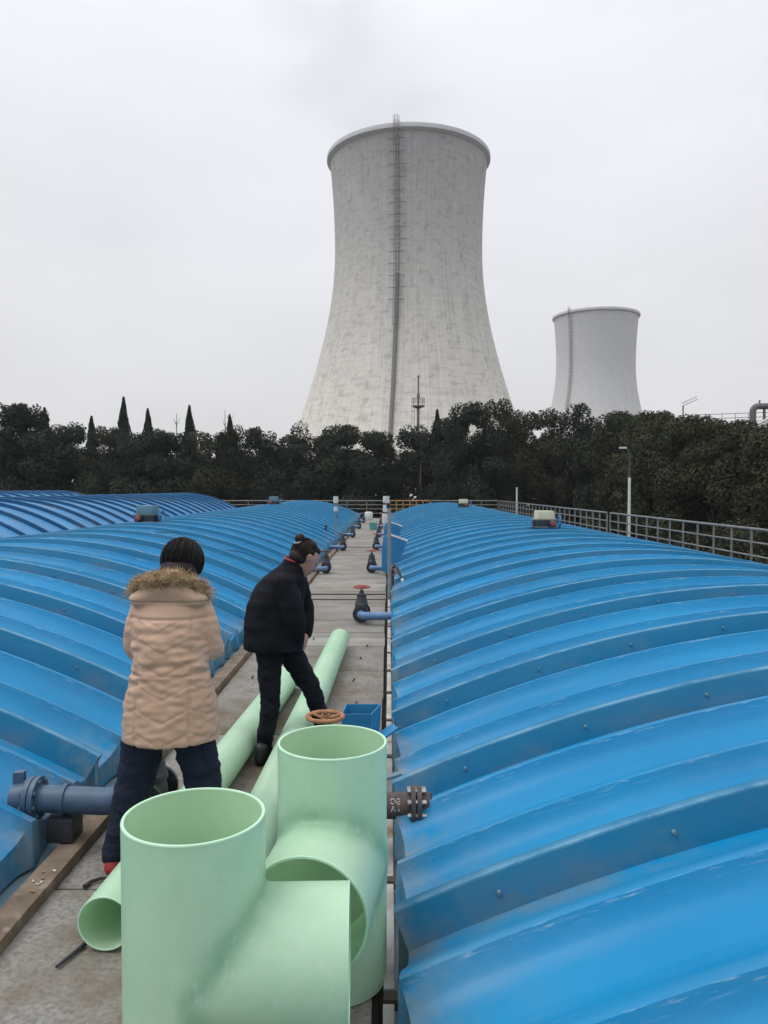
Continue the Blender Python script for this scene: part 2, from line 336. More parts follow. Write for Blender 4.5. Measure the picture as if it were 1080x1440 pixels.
# ------------------------------------------------------------------ mesh helpers
class MB:
    def __init__(s):
        s.v = []; s.f = []
    def add(s, vs, fs):
        o = len(s.v); s.v += [tuple(p) for p in vs]; s.f += [tuple(i + o for i in f) for f in fs]; return s
    def box(s, c, d, rz=0.0, rx=0.0, ry=0.0):
        m = Euler((rx, ry, rz)).to_matrix(); c = Vector(c); h = Vector(d) / 2
        vs = [c + m @ Vector((sx * h.x, sy * h.y, sz * h.z)) for sz in (-1, 1) for sy in (-1, 1) for sx in (-1, 1)]
        return s.add(vs, [(0, 2, 3, 1), (4, 5, 7, 6), (0, 1, 5, 4), (2, 6, 7, 3), (0, 4, 6, 2), (1, 3, 7, 5)])
    def tube(s, path, r, n=10, caps=True):
        P = [Vector(p) for p in path]; N = len(P)
        rr = r if isinstance(r, (list, tuple)) else [r] * N
        t0 = (P[1] - P[0]).normalized()
        up = Vector((0, 0, 1)) if abs(t0.z) < 0.9 else Vector((0, 1, 0))
        a = t0.cross(up).normalized()
        vs = []
        for i in range(N):
            t = (P[min(i + 1, N - 1)] - P[max(i - 1, 0)]).normalized()
            a = (a - t * a.dot(t)).normalized(); b = t.cross(a)
            for k in range(n):
                th = 2 * PI * k / n
                vs.append(P[i] + (a * math.cos(th) + b * math.sin(th)) * rr[i])
        fs = []
        for i in range(N - 1):
            for k in range(n):
                k2 = (k + 1) % n
                fs.append((i * n + k, i * n + k2, (i + 1) * n + k2, (i + 1) * n + k))
        if caps:
            fs.append(tuple(reversed(range(n)))); fs.append(tuple((N - 1) * n + k for k in range(n)))
        return s.add(vs, [tuple(reversed(f)) for f in fs])
    def cyl(s, p0, p1, r0, r1=None, n=16, caps=True):
        return s.tube([p0, p1], [r0, r0 if r1 is None else r1], n, caps)
    def lathe(s, prof, n=32, c=(0, 0, 0), axis='Z', closed=False):
        c = Vector(c); vs = []
        for r, z in prof:
            for k in range(n):
                th = 2 * PI * k / n; x, y = r * math.cos(th), r * math.sin(th)
                p = {'Z': (x, y, z), 'Y': (y, z, x), 'X': (z, x, y)}[axis]
                vs.append(c + Vector(p))
        fs = []
        m = len(prof)
        for i in range(m if closed else m - 1):
            j = (i + 1) % m
            for k in range(n):
                k2 = (k + 1) % n
                fs.append((i * n + k, i * n + k2, j * n + k2, j * n + k))
        return s.add(vs, fs)
    def torus(s, c, Rr, r, axis='Z', n=32, m=8):
        return s.lathe([(Rr + r * math.cos(2 * PI * k / m), r * math.sin(2 * PI * k / m)) for k in range(m)], n, c, axis, True)
    def mesh(s, name, mat, smooth=True, angle=35, bevel=0.0):
        me = bpy.data.meshes.new(name)
        me.from_pydata(s.v, [], s.f)
        bm = bmesh.new(); bm.from_mesh(me)
        bmesh.ops.recalc_face_normals(bm, faces=bm.faces)
        if bevel > 0:
            es = [e_ for e_ in bm.edges if len(e_.link_faces) == 2 and e_.calc_face_angle(0) > R(40)]
            bmesh.ops.bevel(bm, geom=es, offset=bevel, segments=2, affect='EDGES', profile=0.7)
        bm.to_mesh(me); bm.free()
        if smooth:
            me.polygons.foreach_set('use_smooth', [True] * len(me.polygons))
            me.set_sharp_from_angle(angle=R(angle))
        me.materials.append(mat)
        return me
    def build(s, name, mat, parent=None, loc=(0, 0, 0), **k):
        return obj(name, s.mesh(name, mat, **k), parent, loc)

def obj(name, me, parent=None, loc=(0, 0, 0), rot=(0, 0, 0)):
    o = bpy.data.objects.new(name, me); col.objects.link(o)
    o.parent = parent; o.location = loc; o.rotation_euler = rot
    return o
def empty(name, loc=(0, 0, 0), rz=0.0):
    o = obj(name, None, None, loc, (0, 0, rz)); o.empty_display_size = 0.2; return o
def tag(o, label=None, cat=None, group=None, kind=None):
    if label: o['label'] = label
    if cat: o['category'] = cat
    if group: o['group'] = group
    if kind: o['kind'] = kind
    return o
def copy_tree(o, parent=None):
    c = o.copy(); col.objects.link(c); c.parent = parent
    for ch in list(o.children): copy_tree(ch, c)
    return c
def arc(c, a, b, r, a0, a1, n=8):
    c = Vector(c); a = Vector(a); b = Vector(b)
    return [c + (a * math.cos(t) + b * math.sin(t)) * r for t in np.linspace(a0, a1, n)]
def attr(me, name, vals):
    at = me.attributes.new(name, 'FLOAT', 'POINT'); at.data.foreach_set('value', np.asarray(vals, dtype=np.float32))

# ------------------------------------------------------------------ ground and tank block
g = MB(); g.add([(-600, -600, -5), (600, -600, -5), (600, 600, -5), (-600, 600, -5)], [(0, 1, 2, 3)])
tag(g.build('ground', MAT['ground'], smooth=False), 'dark yard ground around the tanks and trees', kind='structure')
tb = MB(); tb.box((-8.4, 22.5, -2.56), (31.2, 53, 4.88))
tag(tb.build('tank_deck', MAT['concrete'], smooth=False), 'concrete tank block under the blue covers', kind='structure')

# ------------------------------------------------------------------ walkway of boards
wk = MB(); wk.box((-0.79, 22.5, -0.08), (1.5, 51, 0.07))
walk = wk.build('walkway', MAT['gap'], smooth=False)
tag(walk, 'walkway of pale boards between the two blue covers', kind='structure')
rw = random.Random(3)
y = -2.2
BOARDS = []
while y < 47.6:
    if y < 8.2:
        w = rw.choice((1.22, 1.22, 1.0))
    else:
        w = rw.choice((0.30, 0.45, 0.62, 0.9, 0.55))
    BOARDS.append((y, w)); y += w
cache = {}
for (y, w) in BOARDS:
    wide = y < 8.0
    if y > 20 and w < 0.3: continue
    k = (round(w, 2), wide)
    if k not in cache:
        b = MB(); b.box((0, 0, 0), (1.44, w - (0.022 if not wide else 0.010), 0.04))
        cache[k] = b.mesh('board', MAT['plate'] if wide else MAT['plank'], bevel=0.003)
    o = obj('board', cache[k], walk, (-0.775 + rw.uniform(-0.006, 0.006), y + w / 2, -0.021 + rw.uniform(-0.004, 0.003)))
    o.rotation_euler = (rw.uniform(-0.004, 0.004), rw.uniform(-0.002, 0.002), rw.uniform(-0.004, 0.004))
# two darker gaps with thin steel strips across the boards, and lifting slots
sl = MB(); sl.box((0, 0, 0), (0.012, 0.11, 0.006))
slm = sl.mesh('lifting_slot', MAT['gap'])
for (x, yy) in ((-0.30, 5.6), (-0.27, 6.5), (-0.33, 7.3), (-0.30, 8.25), (-0.25, 8.9), (-1.3, 7.4), (-0.28, 4.9), (-0.9, 9.3)):
    obj('lifting_slot', slm, walk, (x, yy, 0.004), (0, 0, rw.uniform(-0.15, 0.15)))
for yy in (12.6, 13.25, 23.9):
    s_ = MB(); s_.box((0, 0, 0), (1.43, 0.05, 0.012)); s_.build('cross_strip', MAT['rust'], walk, (-0.775, yy, 0.007))

kb = MB(); kb.box((-0.021, 22.5, -0.08), (0.036, 51, 0.05))
kerb = kb.build('kerb', MAT['gap'], smooth=False); tag(kerb, 'pale segmented edging along the right of the walkway', kind='structure')
kbl = MB(); kbl.box((0, 0, 0), (0.04, 0.74, 0.07)); kblm = kbl.mesh('kerb_block', MAT['kerb'], bevel=0.004)
kdk = MB(); kdk.box((0, 0, 0), (0.05, 0.05, 0.05)); kdm = kdk.mesh('bracket', MAT['rust'], bevel=0.004)
y = -1.0
while y < 46:
    obj('kerb_block', kblm, kerb, (0.001, y, -0.015 + rw.uniform(-0.006, 0.006)), (0, 0, rw.uniform(-0.006, 0.006)))
    if y < 20: obj('bracket', kdm, kerb, (0.004 + rw.uniform(-0.006, 0.006), y + 0.41, 0.0))
    y += 0.82
bmw = MB(); bmw.box((-1.565, 22.5, -0.08), (0.12, 51, 0.05))
bkerb = bmw.build('kerb_beam', MAT['gap'], smooth=False); tag(bkerb, 'dirty brown beam along the left of the walkway', kind='structure')
bb = MB(); bb.box((0, 0, 0), (0.12, 3.985, 0.11)); bbm = bb.mesh('beam', MAT['beam'], bevel=0.008)
for k in range(12): obj('beam', bbm, bkerb, (-1.562 + rw.uniform(-0.006, 0.006), -0.2 + k * 4.0, 0.0 + rw.uniform(-0.004, 0.004)))

# ------------------------------------------------------------------ blue vaulted covers
PITCH = 1.27
def arch(x, W, ze, zr):
    u = x / W; return ze + (zr - ze) * (1 - u * u)
def arch_n(x, W, ze, zr):
    d = -2 * (zr - ze) * x / (W * W); q = math.sqrt(1 + d * d); return (-d / q, 1 / q)
def panel_mesh(name, W, ze, zr, bumps, mat, bh=0.10, bw=0.165):
    vs_v = set([0.0, 0.05, 0.1, PITCH - 0.06, PITCH - 0.01, PITCH])
    for b in bumps:
        for k in (-0.29, -0.2, -0.14, -0.1, -0.075, -0.055, -0.038, -0.024, -0.012, 0, 0.012, 0.03, 0.055, 0.085, 0.12, 0.16, 0.2, 0.26): vs_v.add(round(b + k, 4))
    for v in np.arange(0.2, PITCH, 0.17): vs_v.add(round(float(v), 4))
    vv = sorted(vs_v); nu = 60
    us = [math.sin(PI / 2 * t) * 0.35 + t * 0.65 for t in np.linspace(-1, 1, nu)]
    us = [t / max(us) for t in us]
    V = []; crest = []; edge = []; seam = []
    F = []
    cols_ = nu + 2
    for v in vv:
        h = 0.0; c = 0.0
        for b in bumps:
            ss = lambda w_, q: (lambda u_: u_ * u_ * (3 - 2 * u_))(min(1.0, max(0.0, q / w_)))
            if -0.30 < v - b < 0.30:
                h += bh * (1 - ss(0.26, v - b)) if v > b else bh * math.exp(-(b - v) / 0.055) * (1 - ss(0.30, b - v))
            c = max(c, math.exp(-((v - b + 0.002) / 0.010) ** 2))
        sag = -0.012 * math.sin(PI * v / PITCH) if bumps else 0.012 * math.sin(PI * v / PITCH)
        s_ = max(0.5 * math.exp(-v / 0.05), math.exp(-(PITCH - v) / 0.16))
        row = []
        for u in us:
            x = u * W; nx, nz = arch_n(x, W, ze, zr); z = arch(x, W, ze, zr)
            row.append((x + nx * (h + sag), v, z + nz * (h + sag)))
            crest.append(c); edge.append(math.exp(-(W - abs(x)) / 0.14)); seam.append(s_)
        # skirts
        V.append((row[0][0] - 0.004, v, 0.0)); V += row; V.append((row[-1][0] + 0.004, v, 0.0))
        crest.insert(len(crest) - nu, 0.0); crest.append(0.0)
        edge.insert(len(edge) - nu, 1.0); edge.append(1.0)
        seam.insert(len(seam) - nu, 0.3); seam.append(0.3)
    for i in range(len(vv) - 1):
        for k in range(cols_ - 1):
            F.append((i * cols_ + k, i * cols_ + k + 1, (i + 1) * cols_ + k + 1, (i + 1) * cols_ + k))
    me = bpy.data.meshes.new(name); me.from_pydata(V, [], F)
    attr(me, 'crest', crest); attr(me, 'edge', edge); attr(me, 'seam', seam)
    me.polygons.foreach_set('use_smooth', [True] * len(me.polygons)); me.set_sharp_from_angle(angle=R(50))
    me.materials.append(mat)
    return me
def rib_mesh(name, W, ze, zr, mat, hh=0.085, th=0.05, over=0.035):
    nu = 56
    inner = [(-W + 0.02, 0.0), (-W + 0.02, ze - 0.02)]; outer = [(-W - over, 0.0), (-W - over, ze + hh * 0.55)]
    for t in np.linspace(-1, 1, nu):
        x = t * W; nx, nz = arch_n(x, W, ze, zr); z = arch(x, W, ze, zr)
        inner.append((x - nx * 0.02, z - nz * 0.02)); outer.append((x + nx * hh, z + nz * hh))
    inner += [(W - 0.02, ze - 0.02), (W - 0.02, 0.0)]; outer += [(W + over, ze + hh * 0.55), (W + over, 0.0)]
    n = len(inner)
    mid = [(i_[0] + (o_[0] - i_[0]) * 0.94, i_[1] + (o_[1] - i_[1]) * 0.94) for i_, o_ in zip(inner, outer)]
    V = [(x, -0.055 if hh > 0.12 else -0.01, z) for x, z in inner] + [(x, -0.003, z) for x, z in mid] + [(x, 0.003, z) for x, z in outer] + [(x, th, z) for x, z in outer] + [(x, th, z) for x, z in inner]
    # chamfer: outer front vertex slightly lower for a soft lip
    F = []
    for i in range(n - 1):
        for r_ in range(4):
            a = r_ * n
            F.append((a + i, a + n + i, a + n + i + 1, a + i + 1))
    me = bpy.data.meshes.new(name); me.from_pydata(V, [], F)
    bm = bmesh.new(); bm.from_mesh(me); bmesh.ops.recalc_face_normals(bm, faces=bm.faces)
    bm.to_mesh(me); bm.free()
    cr = []; ed = []; sm = []
    for i_, v in enumerate(me.vertices):
        zz = arch(max(-W, min(W, v.co.x)), W, ze, zr)
        cr.append(1.0 if 2 * n <= i_ < 3 * n else 0.0); ed.append(math.exp(-(W - min(W, abs(v.co.x))) / 0.12)); sm.append(0.6 if v.co.z - zz < 0.02 else 0.05)
    attr(me, 'lip', cr); attr(me, 'crest', [0.0] * len(cr)); attr(me, 'edge', ed); attr(me, 'seam', sm)
    me.polygons.foreach_set('use_smooth', [True] * len(me.polygons)); me.set_sharp_from_angle(angle=R(28))
    me.materials.append(mat)
    return me
def bolts_mesh(name, W, ze, zr, hh, mat):
    b = MB()
    for x in np.arange(-W + 0.35, W - 0.2, 0.62):
        nx, nz = arch_n(x, W, ze, zr); z = arch(x, W, ze, zr)
        p = Vector((x + nx * hh * 0.5, -0.026 if hh > 0.12 else -0.004, z + nz * hh * 0.5))
        b.cyl(p + Vector((0, 0.002, 0)), p + Vector((0, -0.012, 0)), 0.009, 0.007, 6)
    return b.mesh(name, mat)
def cover(cx, W, ze, zr, y0, n, label, mp, mr_, bumps, hh, flange=True, z0=0.0, bw=0.15):
    root = empty('tank_cover', (cx, y0, z0)); tag(root, label, 'tank cover', 'vaulted blue covers over the tanks')
    pm = panel_mesh('panel', W, ze, zr, bumps, mp, bw=0.165); rm = rib_mesh('joint_rib', W, ze, zr, mr_, hh); bm_ = bolts_mesh('bolt_row', W, ze, zr, hh, MAT['flange'])
    rr_ = random.Random(int(cx * 10))
    for k in range(n):
        obj('panel', pm, root, (0, k * PITCH, rr_.uniform(-0.006, 0.006)), (0, rr_.uniform(-0.0012, 0.0012), 0))
        rb = obj('joint_rib', rm, root, (0, k * PITCH - 0.01 + rr_.uniform(-0.012, 0.012), rr_.uniform(-0.004, 0.004)))
        if k < 16: obj('bolt_row', bm_, rb)['kind'] = 'stuff'
    obj('joint_rib', rm, root, (0, n * PITCH - 0.03, 0))
    # closing wall at the far end
    ew = MB(); pts = [(-W, 0.0)] + [(x, arch(x, W, ze, zr) - 0.012) for x in np.linspace(-W, W, 40)] + [(W, 0.0)]
    ew.add([(x, n * PITCH - 0.01, z) for x, z in pts], [tuple(range(len(pts)))])
    ew.build('end_wall', mp, root, smooth=False)
    if flange:
        L = n * PITCH
        for s_ in (-1, 1):
            f_ = MB(); f_.box((s_ * (W + 0.022), L / 2, -0.055), (0.09 if s_ < 0 or cx > 0 else 0.1, L, 0.08)); f_.build('edge_flange', MAT['flange'], root, bevel=0.004)
    return root
BUMPS = (0.44, 0.93)
RW, RC = 3.24, 3.31
LW, LC = 3.26, -4.99
cover(RC, RW, 0.14, 0.86, 2.80 - 3 * PITCH, 37, 'long bright blue ribbed vault cover to the right of the walkway', MAT['dome'], MAT['dome_rib'], BUMPS, 0.13)
cover(LC, LW, 0.14, 0.98, 3.20 - 3 * PITCH, 37, 'long bright blue ribbed vault cover just left of the walkway', MAT['dome'], MAT['dome_rib'], BUMPS, 0.13)
cover(-12.0, 3.35, 0.25, 1.28, 2.6, 34, 'duller blue vault cover with thin dark ribs, second from the walkway on the left', MAT['dome_old'], MAT['dome_old_rib'], (), 0.10, False, 0.17)
cover(-19.4, 3.35, 0.25, 1.42, 2.6, 34, 'farthest left faded blue vault cover, only its low back showing', MAT['dome_old'], MAT['dome_old_rib'], (), 0.10, False, 0.17)
def zR(x): return arch(x - RC, RW, 0.14, 0.86)
def zL(x): return arch(x - LC, LW, 0.14, 0.98)

# ------------------------------------------------------------------ mint green tee fittings
def tee(name, loc, yaw, label):
    """equal tee standing on the boards: a vertical pipe with one level branch, hollow, moulded saddle"""
    Ro, H, zb, Lb = 0.20, 0.87, 0.45, 0.44
    root = empty(name, loc, yaw); tag(root, label, 'pipe fitting', 'mint green tee fittings')
    n = 128
    def skin(Rr, k_):
        V = []; F = []
        def strip(cols_, wrap):
            o = len(V); m = len(cols_[0])
            for c_ in cols_: V.extend(c_)
            N = len(cols_)
            for i in range(N if wrap else N - 1):
                j = (i + 1) % N
                for q in range(m - 1): F.append((o + i * m + q, o + j * m + q, o + j * m + q + 1, o + i * m + q + 1))
        ease = lambda m: [1 - (1 - t) ** 1.7 for t in np.linspace(0, 1, m)]
        ths = [PI * i / (n // 2) - PI / 2 for i in range(n // 2 + 1)]
        lo = []; hi = []; bx = []
        for th in ths:
            x, y, s_ = Rr * math.cos(th), Rr * math.sin(th), Rr * math.cos(th)
            lo.append([(x, y, (zb - s_) * t) for t in ease(22)])
            hi.append([(x, y, H + (zb + s_ - H) * t) for t in ease(22)])
        strip(lo, False); strip(hi, False)
        back = []
        for i in range(n // 2 + 1):
            th = PI / 2 + PI * i / (n // 2); x, y = Rr * math.cos(th), Rr * math.sin(th)
            back.append([(x, y, zb * t) for t in ease(22)] + [(x, y, zb + (H - zb) * (1 - t)) for t in reversed(ease(22))][1:])
        strip(back, False)
        for i in range(n):
            ph = 2 * PI * i / n; y, z = Rr * math.sin(ph), Rr * math.cos(ph); x0 = Rr * abs(math.cos(ph))
            bx.append([(Lb + (x0 - Lb) * t, y, zb + z) for t in ease(22)])
        strip(bx, True)
        P = np.array(V)
        if k_ > 0:
            def f(Q):
                d1 = np.hypot(Q[:, 0], Q[:, 1]) - Rr; d2 = np.hypot(Q[:, 1], Q[:, 2] - zb) - Rr
                d2 = np.maximum(d2, -Q[:, 0])                      # branch only on the +x side
                h = np.clip(0.5 + 0.5 * (d2 - d1) / k_, 0, 1)
                return d2 * (1 - h) + d1 * h - k_ * h * (1 - h)
            fixed = (np.abs(P[:, 2] - H) < 1e-6) | (np.abs(P[:, 2]) < 1e-6) | (np.abs(P[:, 0] - Lb) < 1e-6)
            for _ in range(6):
                e_ = 1e-4; g_ = np.stack([(f(P + np.eye(3)[a_] * e_) - f(P - np.eye(3)[a_] * e_)) / (2 * e_) for a_ in range(3)], 1)
                st_ = -f(P)[:, None] * g_ / (np.sum(g_ * g_, 1)[:, None] + 1e-6); st_[fixed] = 0
                P = P + np.clip(st_, -0.02, 0.02)
        me = bpy.data.meshes.new('shell'); me.from_pydata(P.tolist(), [], F)
        bm = bmesh.new(); bm.from_mesh(me); bmesh.ops.remove_doubles(bm, verts=bm.verts, dist=0.0004)
        bmesh.ops.recalc_face_normals(bm, faces=bm.faces); bm.to_mesh(me); bm.free()
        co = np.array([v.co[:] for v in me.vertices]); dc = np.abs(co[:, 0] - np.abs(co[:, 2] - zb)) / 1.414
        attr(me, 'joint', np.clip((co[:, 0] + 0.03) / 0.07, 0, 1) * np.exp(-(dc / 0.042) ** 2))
        me.polygons.foreach_set('use_smooth', [True] * len(me.polygons)); return me
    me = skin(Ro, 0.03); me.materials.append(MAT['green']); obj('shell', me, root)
    Ri = Ro - 0.009
    me = skin(Ri, 0.0); me.set_sharp_from_angle(angle=R(40)); me.materials.append(MAT['green_in']); obj('lining', me, root)
    rim = MB(); rim.lathe([(Ri - 0.0005, H - 0.002), (Ri + 0.001, H + 0.002), (Ro - 0.001, H + 0.002), (Ro + 0.0006, H - 0.002)], n)
    rim.build('rim', MAT['rim'], root, angle=60)
    r2 = MB(); r2.lathe([(Ri - 0.0005, Lb - 0.002), (Ri + 0.001, Lb + 0.002), (Ro - 0.001, Lb + 0.002), (Ro + 0.0006, Lb - 0.002)], n, (0, 0, zb), 'X')
    r2.build('branch_rim', MAT['rim'], root, angle=60)
    return root
tee('tee_fitting', (-0.555, 2.20, 0), R(2), 'nearest mint green tee, open top, branch pointing right along the walkway')
tee('tee_fitting', (-0.208, 2.85, 0), R(263), 'mint green tee behind the nearest one, its arched branch mouth facing the camera')

def long_pipe(p0, p1, r, label):
    p0, p1 = Vector(p0), Vector(p1); d = p1 - p0; L = d.length
    root = empty('long_pipe', p0); root.rotation_euler = (0, 0, math.atan2(d.y, d.x) - PI / 2); tag(root, label, 'pipe', 'long mint green pipes lying on the boards')
    s_ = MB(); s_.lathe([(r, t) for t in np.linspace(0, L, 30)], 48, (0, 0, r), 'Y'); s_.build('wall', MAT['green'], root, angle=60)
    s_ = MB(); s_.lathe([(r - 0.007, 0.0), (r - 0.007, L)], 48, (0, 0, r), 'Y'); s_.build('lining', MAT['green_in'], root, angle=60)
    for q, yy in ((-1, 0.0), (1, L)):
        s_ = MB(); s_.lathe([(r - 0.007, yy), (r - 0.005, yy + q * 0.002), (r - 0.001, yy + q * 0.002), (r + 0.0005, yy - q * 0.0005)], 48, (0, 0, r), 'Y')
        s_.build('rim', MAT['rim'], root, angle=60)
    return root
long_pipe((-1.105, 2.98, 0.004), (-0.90, 7.0, 0.004), 0.107, 'left long mint pipe, its open end at lower left beside the tee')
long_pipe((-0.665, 3.15, 0.004), (-0.555, 8.75, 0.004), 0.110, 'right long mint pipe straddled by the black-coated person')

# ------------------------------------------------------------------ gate valves along both edges
def handwheel(parent, z, r, mat, tilt=0.0):
    w_ = MB(); w_.torus((0, 0, z), r, r * 0.13, 'Z', 32, 8)
    for k in range(3):
        a = 2 * PI * k / 3 + 0.4
        w_.tube([(r * 0.12 * math.cos(a), r * 0.12 * math.sin(a), z - 0.012), (r * math.cos(a), r * math.sin(a), z)], r * 0.09, 8)
    w_.lathe([(0.0, z - 0.02), (r * 0.24, z - 0.02), (r * 0.24, z + 0.012), (0.0, z + 0.012)], 14)
    return w_.build('handwheel', mat, parent)
def valve_body(root, s=1.0):
    b = MB()
    b.lathe([(0.0, 0.02), (0.055, 0.025), (0.085, 0.06), (0.095, 0.115), (0.088, 0.17), (0.07, 0.21), (0.07, 0.22)], 24)
    b.lathe([(0.055, -0.15), (0.055, 0.15)], 20, (0, 0, 0.12), 'Y')
    b.build('body', MAT['iron'], root)
    for sy in (-1, 1):
        f_ = MB(); f_.lathe([(0.0, sy * 0.125), (0.112, sy * 0.125), (0.112, sy * 0.15), (0.0, sy * 0.15)], 28, (0, 0, 0.12), 'Y')
        for k in range(8):
            a = 2 * PI * k / 8 + 0.3
            f_.cyl((0.09 * math.cos(a), sy * 0.115, 0.12 + 0.09 * math.sin(a)), (0.09 * math.cos(a), sy * 0.165, 0.12 + 0.09 * math.sin(a)), 0.011, None, 6)
        f_.build('flange', MAT['iron'], root)
    bo = MB(); bo.lathe([(0.088, 0.205), (0.092, 0.21), (0.092, 0.235), (0.084, 0.245), (0.078, 0.29), (0.062, 0.335), (0.066, 0.34), (0.066, 0.368), (0.036, 0.38), (0.026, 0.425), (0.0, 0.43)], 20)
    for k in range(6):
        a = 2 * PI * k / 6
        bo.cyl((0.078 * math.cos(a), 0.078 * math.sin(a), 0.2), (0.078 * math.cos(a), 0.078 * math.sin(a), 0.252), 0.010, None, 6)
    bo.build('bonnet', MAT['iron'], root)
    st = MB(); st.cyl((0, 0, 0.42), (0, 0, 0.475), 0.012, None, 10); st.build('stem', MAT['bolt'], root)
def outlet(root, side, reach, mat, r=0.053, z=0.12):
    p = [(0, -0.14, z), (0, -0.19, z)] + arc((side * 0.08, -0.19, z), (-side, 0, 0), (0, -1, 0), 0.08, 0, PI / 2, 8)[1:] + [(side * reach, -0.27, z)]
    o = MB(); o.tube(p, r, 16); o.build('outlet_pipe', mat, root)
def make_valve(side, wheel):
    root = empty('gate_valve'); valve_body(root); handwheel(root, 0.47, 0.105, wheel); outlet(root, side, 0.46 if side > 0 else 0.42, MAT['bluepipe'])
    c = MB()
    x = side * (0.44 if side > 0 else 0.40)
    c.lathe([(0.054, x - 0.012), (0.068, x - 0.012), (0.068, x + 0.012), (0.054, x + 0.012)], 20, (0, -0.27, 0.12), 'X', True)
    c.build('clamp', MAT['bluepipe'], root)
    return root
ordinals = ('nearest', 'second', 'third', 'fourth', 'fifth', 'sixth', 'seventh')
vr = make_valve(1, MAT['red']); vl = make_valve(-1, MAT['iron'])
for k, yy in enumerate((10.55, 16.75, 22.9, 29.0, 35.1, 41.2)):
    o = vr if k == 0 else copy_tree(vr)
    o.location = (-0.37, yy, 0); o.rotation_euler.z = rw.uniform(-0.05, 0.05)
    tag(o, 'red-wheeled black gate valve, %s of those on the right of the walkway' % ('nearest' if k == 0 else ordinals[k]), 'valve', 'gate valves along the walkway')
for k, yy in enumerate((10.5, 16.6, 22.7, 28.8, 34.9, 41.0)):
    o = vl if k == 0 else copy_tree(vl)
    o.location = (-1.34, yy, 0); o.rotation_euler.z = rw.uniform(-0.05, 0.05)
    tag(o, ('black gate valve with grey-blue elbow on the left edge, hidden behind the black coat' if k == 0 else
            'dark-wheeled gate valve, %s of those on the left edge beyond the black coat' % ordinals[k - 1]), 'valve', 'gate valves along the walkway')
# near right valve: orange wheel, rusty outlet with bolted flange
v0 = empty('gate_valve', (-0.355, 4.32, 0)); tag(v0, 'gate valve with rusty orange handwheel behind the mint tee', 'valve', 'gate valves along the walkway')
valve_body(v0); handwheel(v0, 0.53, 0.098, MAT['orange'])
st = MB(); st.cyl((0, 0, 0.42), (0, 0, 0.55), 0.014, None, 10); st.build('stem', MAT['rust'], v0)
p = [(0, -0.14, 0.12), (0, -0.32, 0.16)] + arc((0.12, -0.42, 0.25), (-1, 0, 0), (0, -1, 0), 0.12, 0, PI / 2, 8) + [(0.46, -0.54, 0.25)]
o_ = MB(); o_.tube(p, 0.062, 18); rp = o_.build('outlet_pipe', MAT['rust'], v0)
for x0 in (0.462, 0.492):
    f_ = MB(); f_.lathe([(0.0, x0), (0.096, x0), (0.096, x0 + 0.022), (0.0, x0 + 0.022)], 28, (0, -0.54, 0.25), 'X'); f_.build('flange', MAT['rust'], v0)
cp = MB(); cp.lathe([(0.0, 0.51), (0.066, 0.51), (0.066, 0.555), (0.05, 0.565), (0.0, 0.565)], 20, (0, -0.54, 0.25), 'X'); cp.build('end_cap', MAT['rust'], v0)
for k in range(8):
    a = 2 * PI * k / 8 + 0.2
    bt = MB(); q = (-0.54 + 0.08 * math.cos(a), 0.25 + 0.08 * math.sin(a))
    bt.cyl((0.445, q[0], q[1]), (0.535, q[0], q[1]), 0.011, None, 6); bt.build('bolt', MAT['bolt'], v0)
# chalked marks on the rusty pipe
MAT['chalk'] = M('flaking_white_paint', (0.5, 0.48, 0.45), (0.10, 0.06, 0.05), 60, 0.85, lo=0.45, hi=0.6)
def text_mesh(body, size, mat, name):
    c = bpy.data.curves.new(name, 'FONT'); c.body = body; c.size = size; c.extrude = 0.0008; c.align_x = 'CENTER'
    t = bpy.data.objects.new(name, c); col.objects.link(t)
    dg = bpy.context.evaluated_depsgraph_get(); me = bpy.data.meshes.new_from_object(t.evaluated_get(dg)); bpy.data.objects.remove(t)
    me.materials.clear(); me.materials.append(mat); return me
for i, (tx, zz) in enumerate((('DE', 0.036), ('AS', 0.002))):
    me = text_mesh(tx, 0.040, MAT['chalk'], 'painted_mark')
    for v in me.vertices:                      # wrap round the pipe
        th = (v.co.y + zz) / 0.062; rr_ = 0.0628 + v.co.z
        v.co = Vector((v.co.x, -rr_ * math.cos(th - 0.1), rr_ * math.sin(th - 0.1)))
    obj('painted_mark', me, v0, (0.385, -0.54, 0.25))
# near left valve: slate pipe running into the left cover
v1 = empty('gate_valve', (-1.31, 4.25, 0)); tag(v1, 'gate valve with thick slate-blue flanged pipe beside the tan coat', 'valve', 'gate valves along the walkway')
valve_body(v1); handwheel(v1, 0.47, 0.105, MAT['iron'])
p = [(0, -0.14, 0.12), (0, -0.24, 0.15)] + arc((-0.11, -0.29, 0.24), (1, 0, 0), (0, -1, 0), 0.11, 0, PI / 2, 8) + [(-0.48, -0.40, 0.255)]
o_ = MB(); o_.tube(p, 0.066, 20); o_.build('outlet_pipe', MAT['slatepipe'], v1)
for x0 in (-0.455, -0.485):
    f_ = MB(); f_.lathe([(0.0, x0), (0.105, x0), (0.105, x0 + 0.024), (0.0, x0 + 0.024)], 28, (0, -0.40, 0.255), 'X'); f_.build('flange', MAT['slatepipe'], v1)
for k in range(8):
    a = 2 * PI * k / 8 + 0.2
    bt = MB(); bt.cyl((-0.5, -0.40 + 0.088 * math.cos(a), 0.255 + 0.088 * math.sin(a)), (-0.42, -0.40 + 0.088 * math.cos(a), 0.255 + 0.088 * math.sin(a)), 0.011, None, 6); bt.build('bolt', MAT['slatepipe'], v1)
cl = MB(); cl.lathe([(0.066, -0.315), (0.074, -0.315), (0.074, -0.295), (0.066, -0.295)], 24, (0, -0.40, 0.25), 'X', True); cl.build('clamp', MAT['slatepipe'], v1)
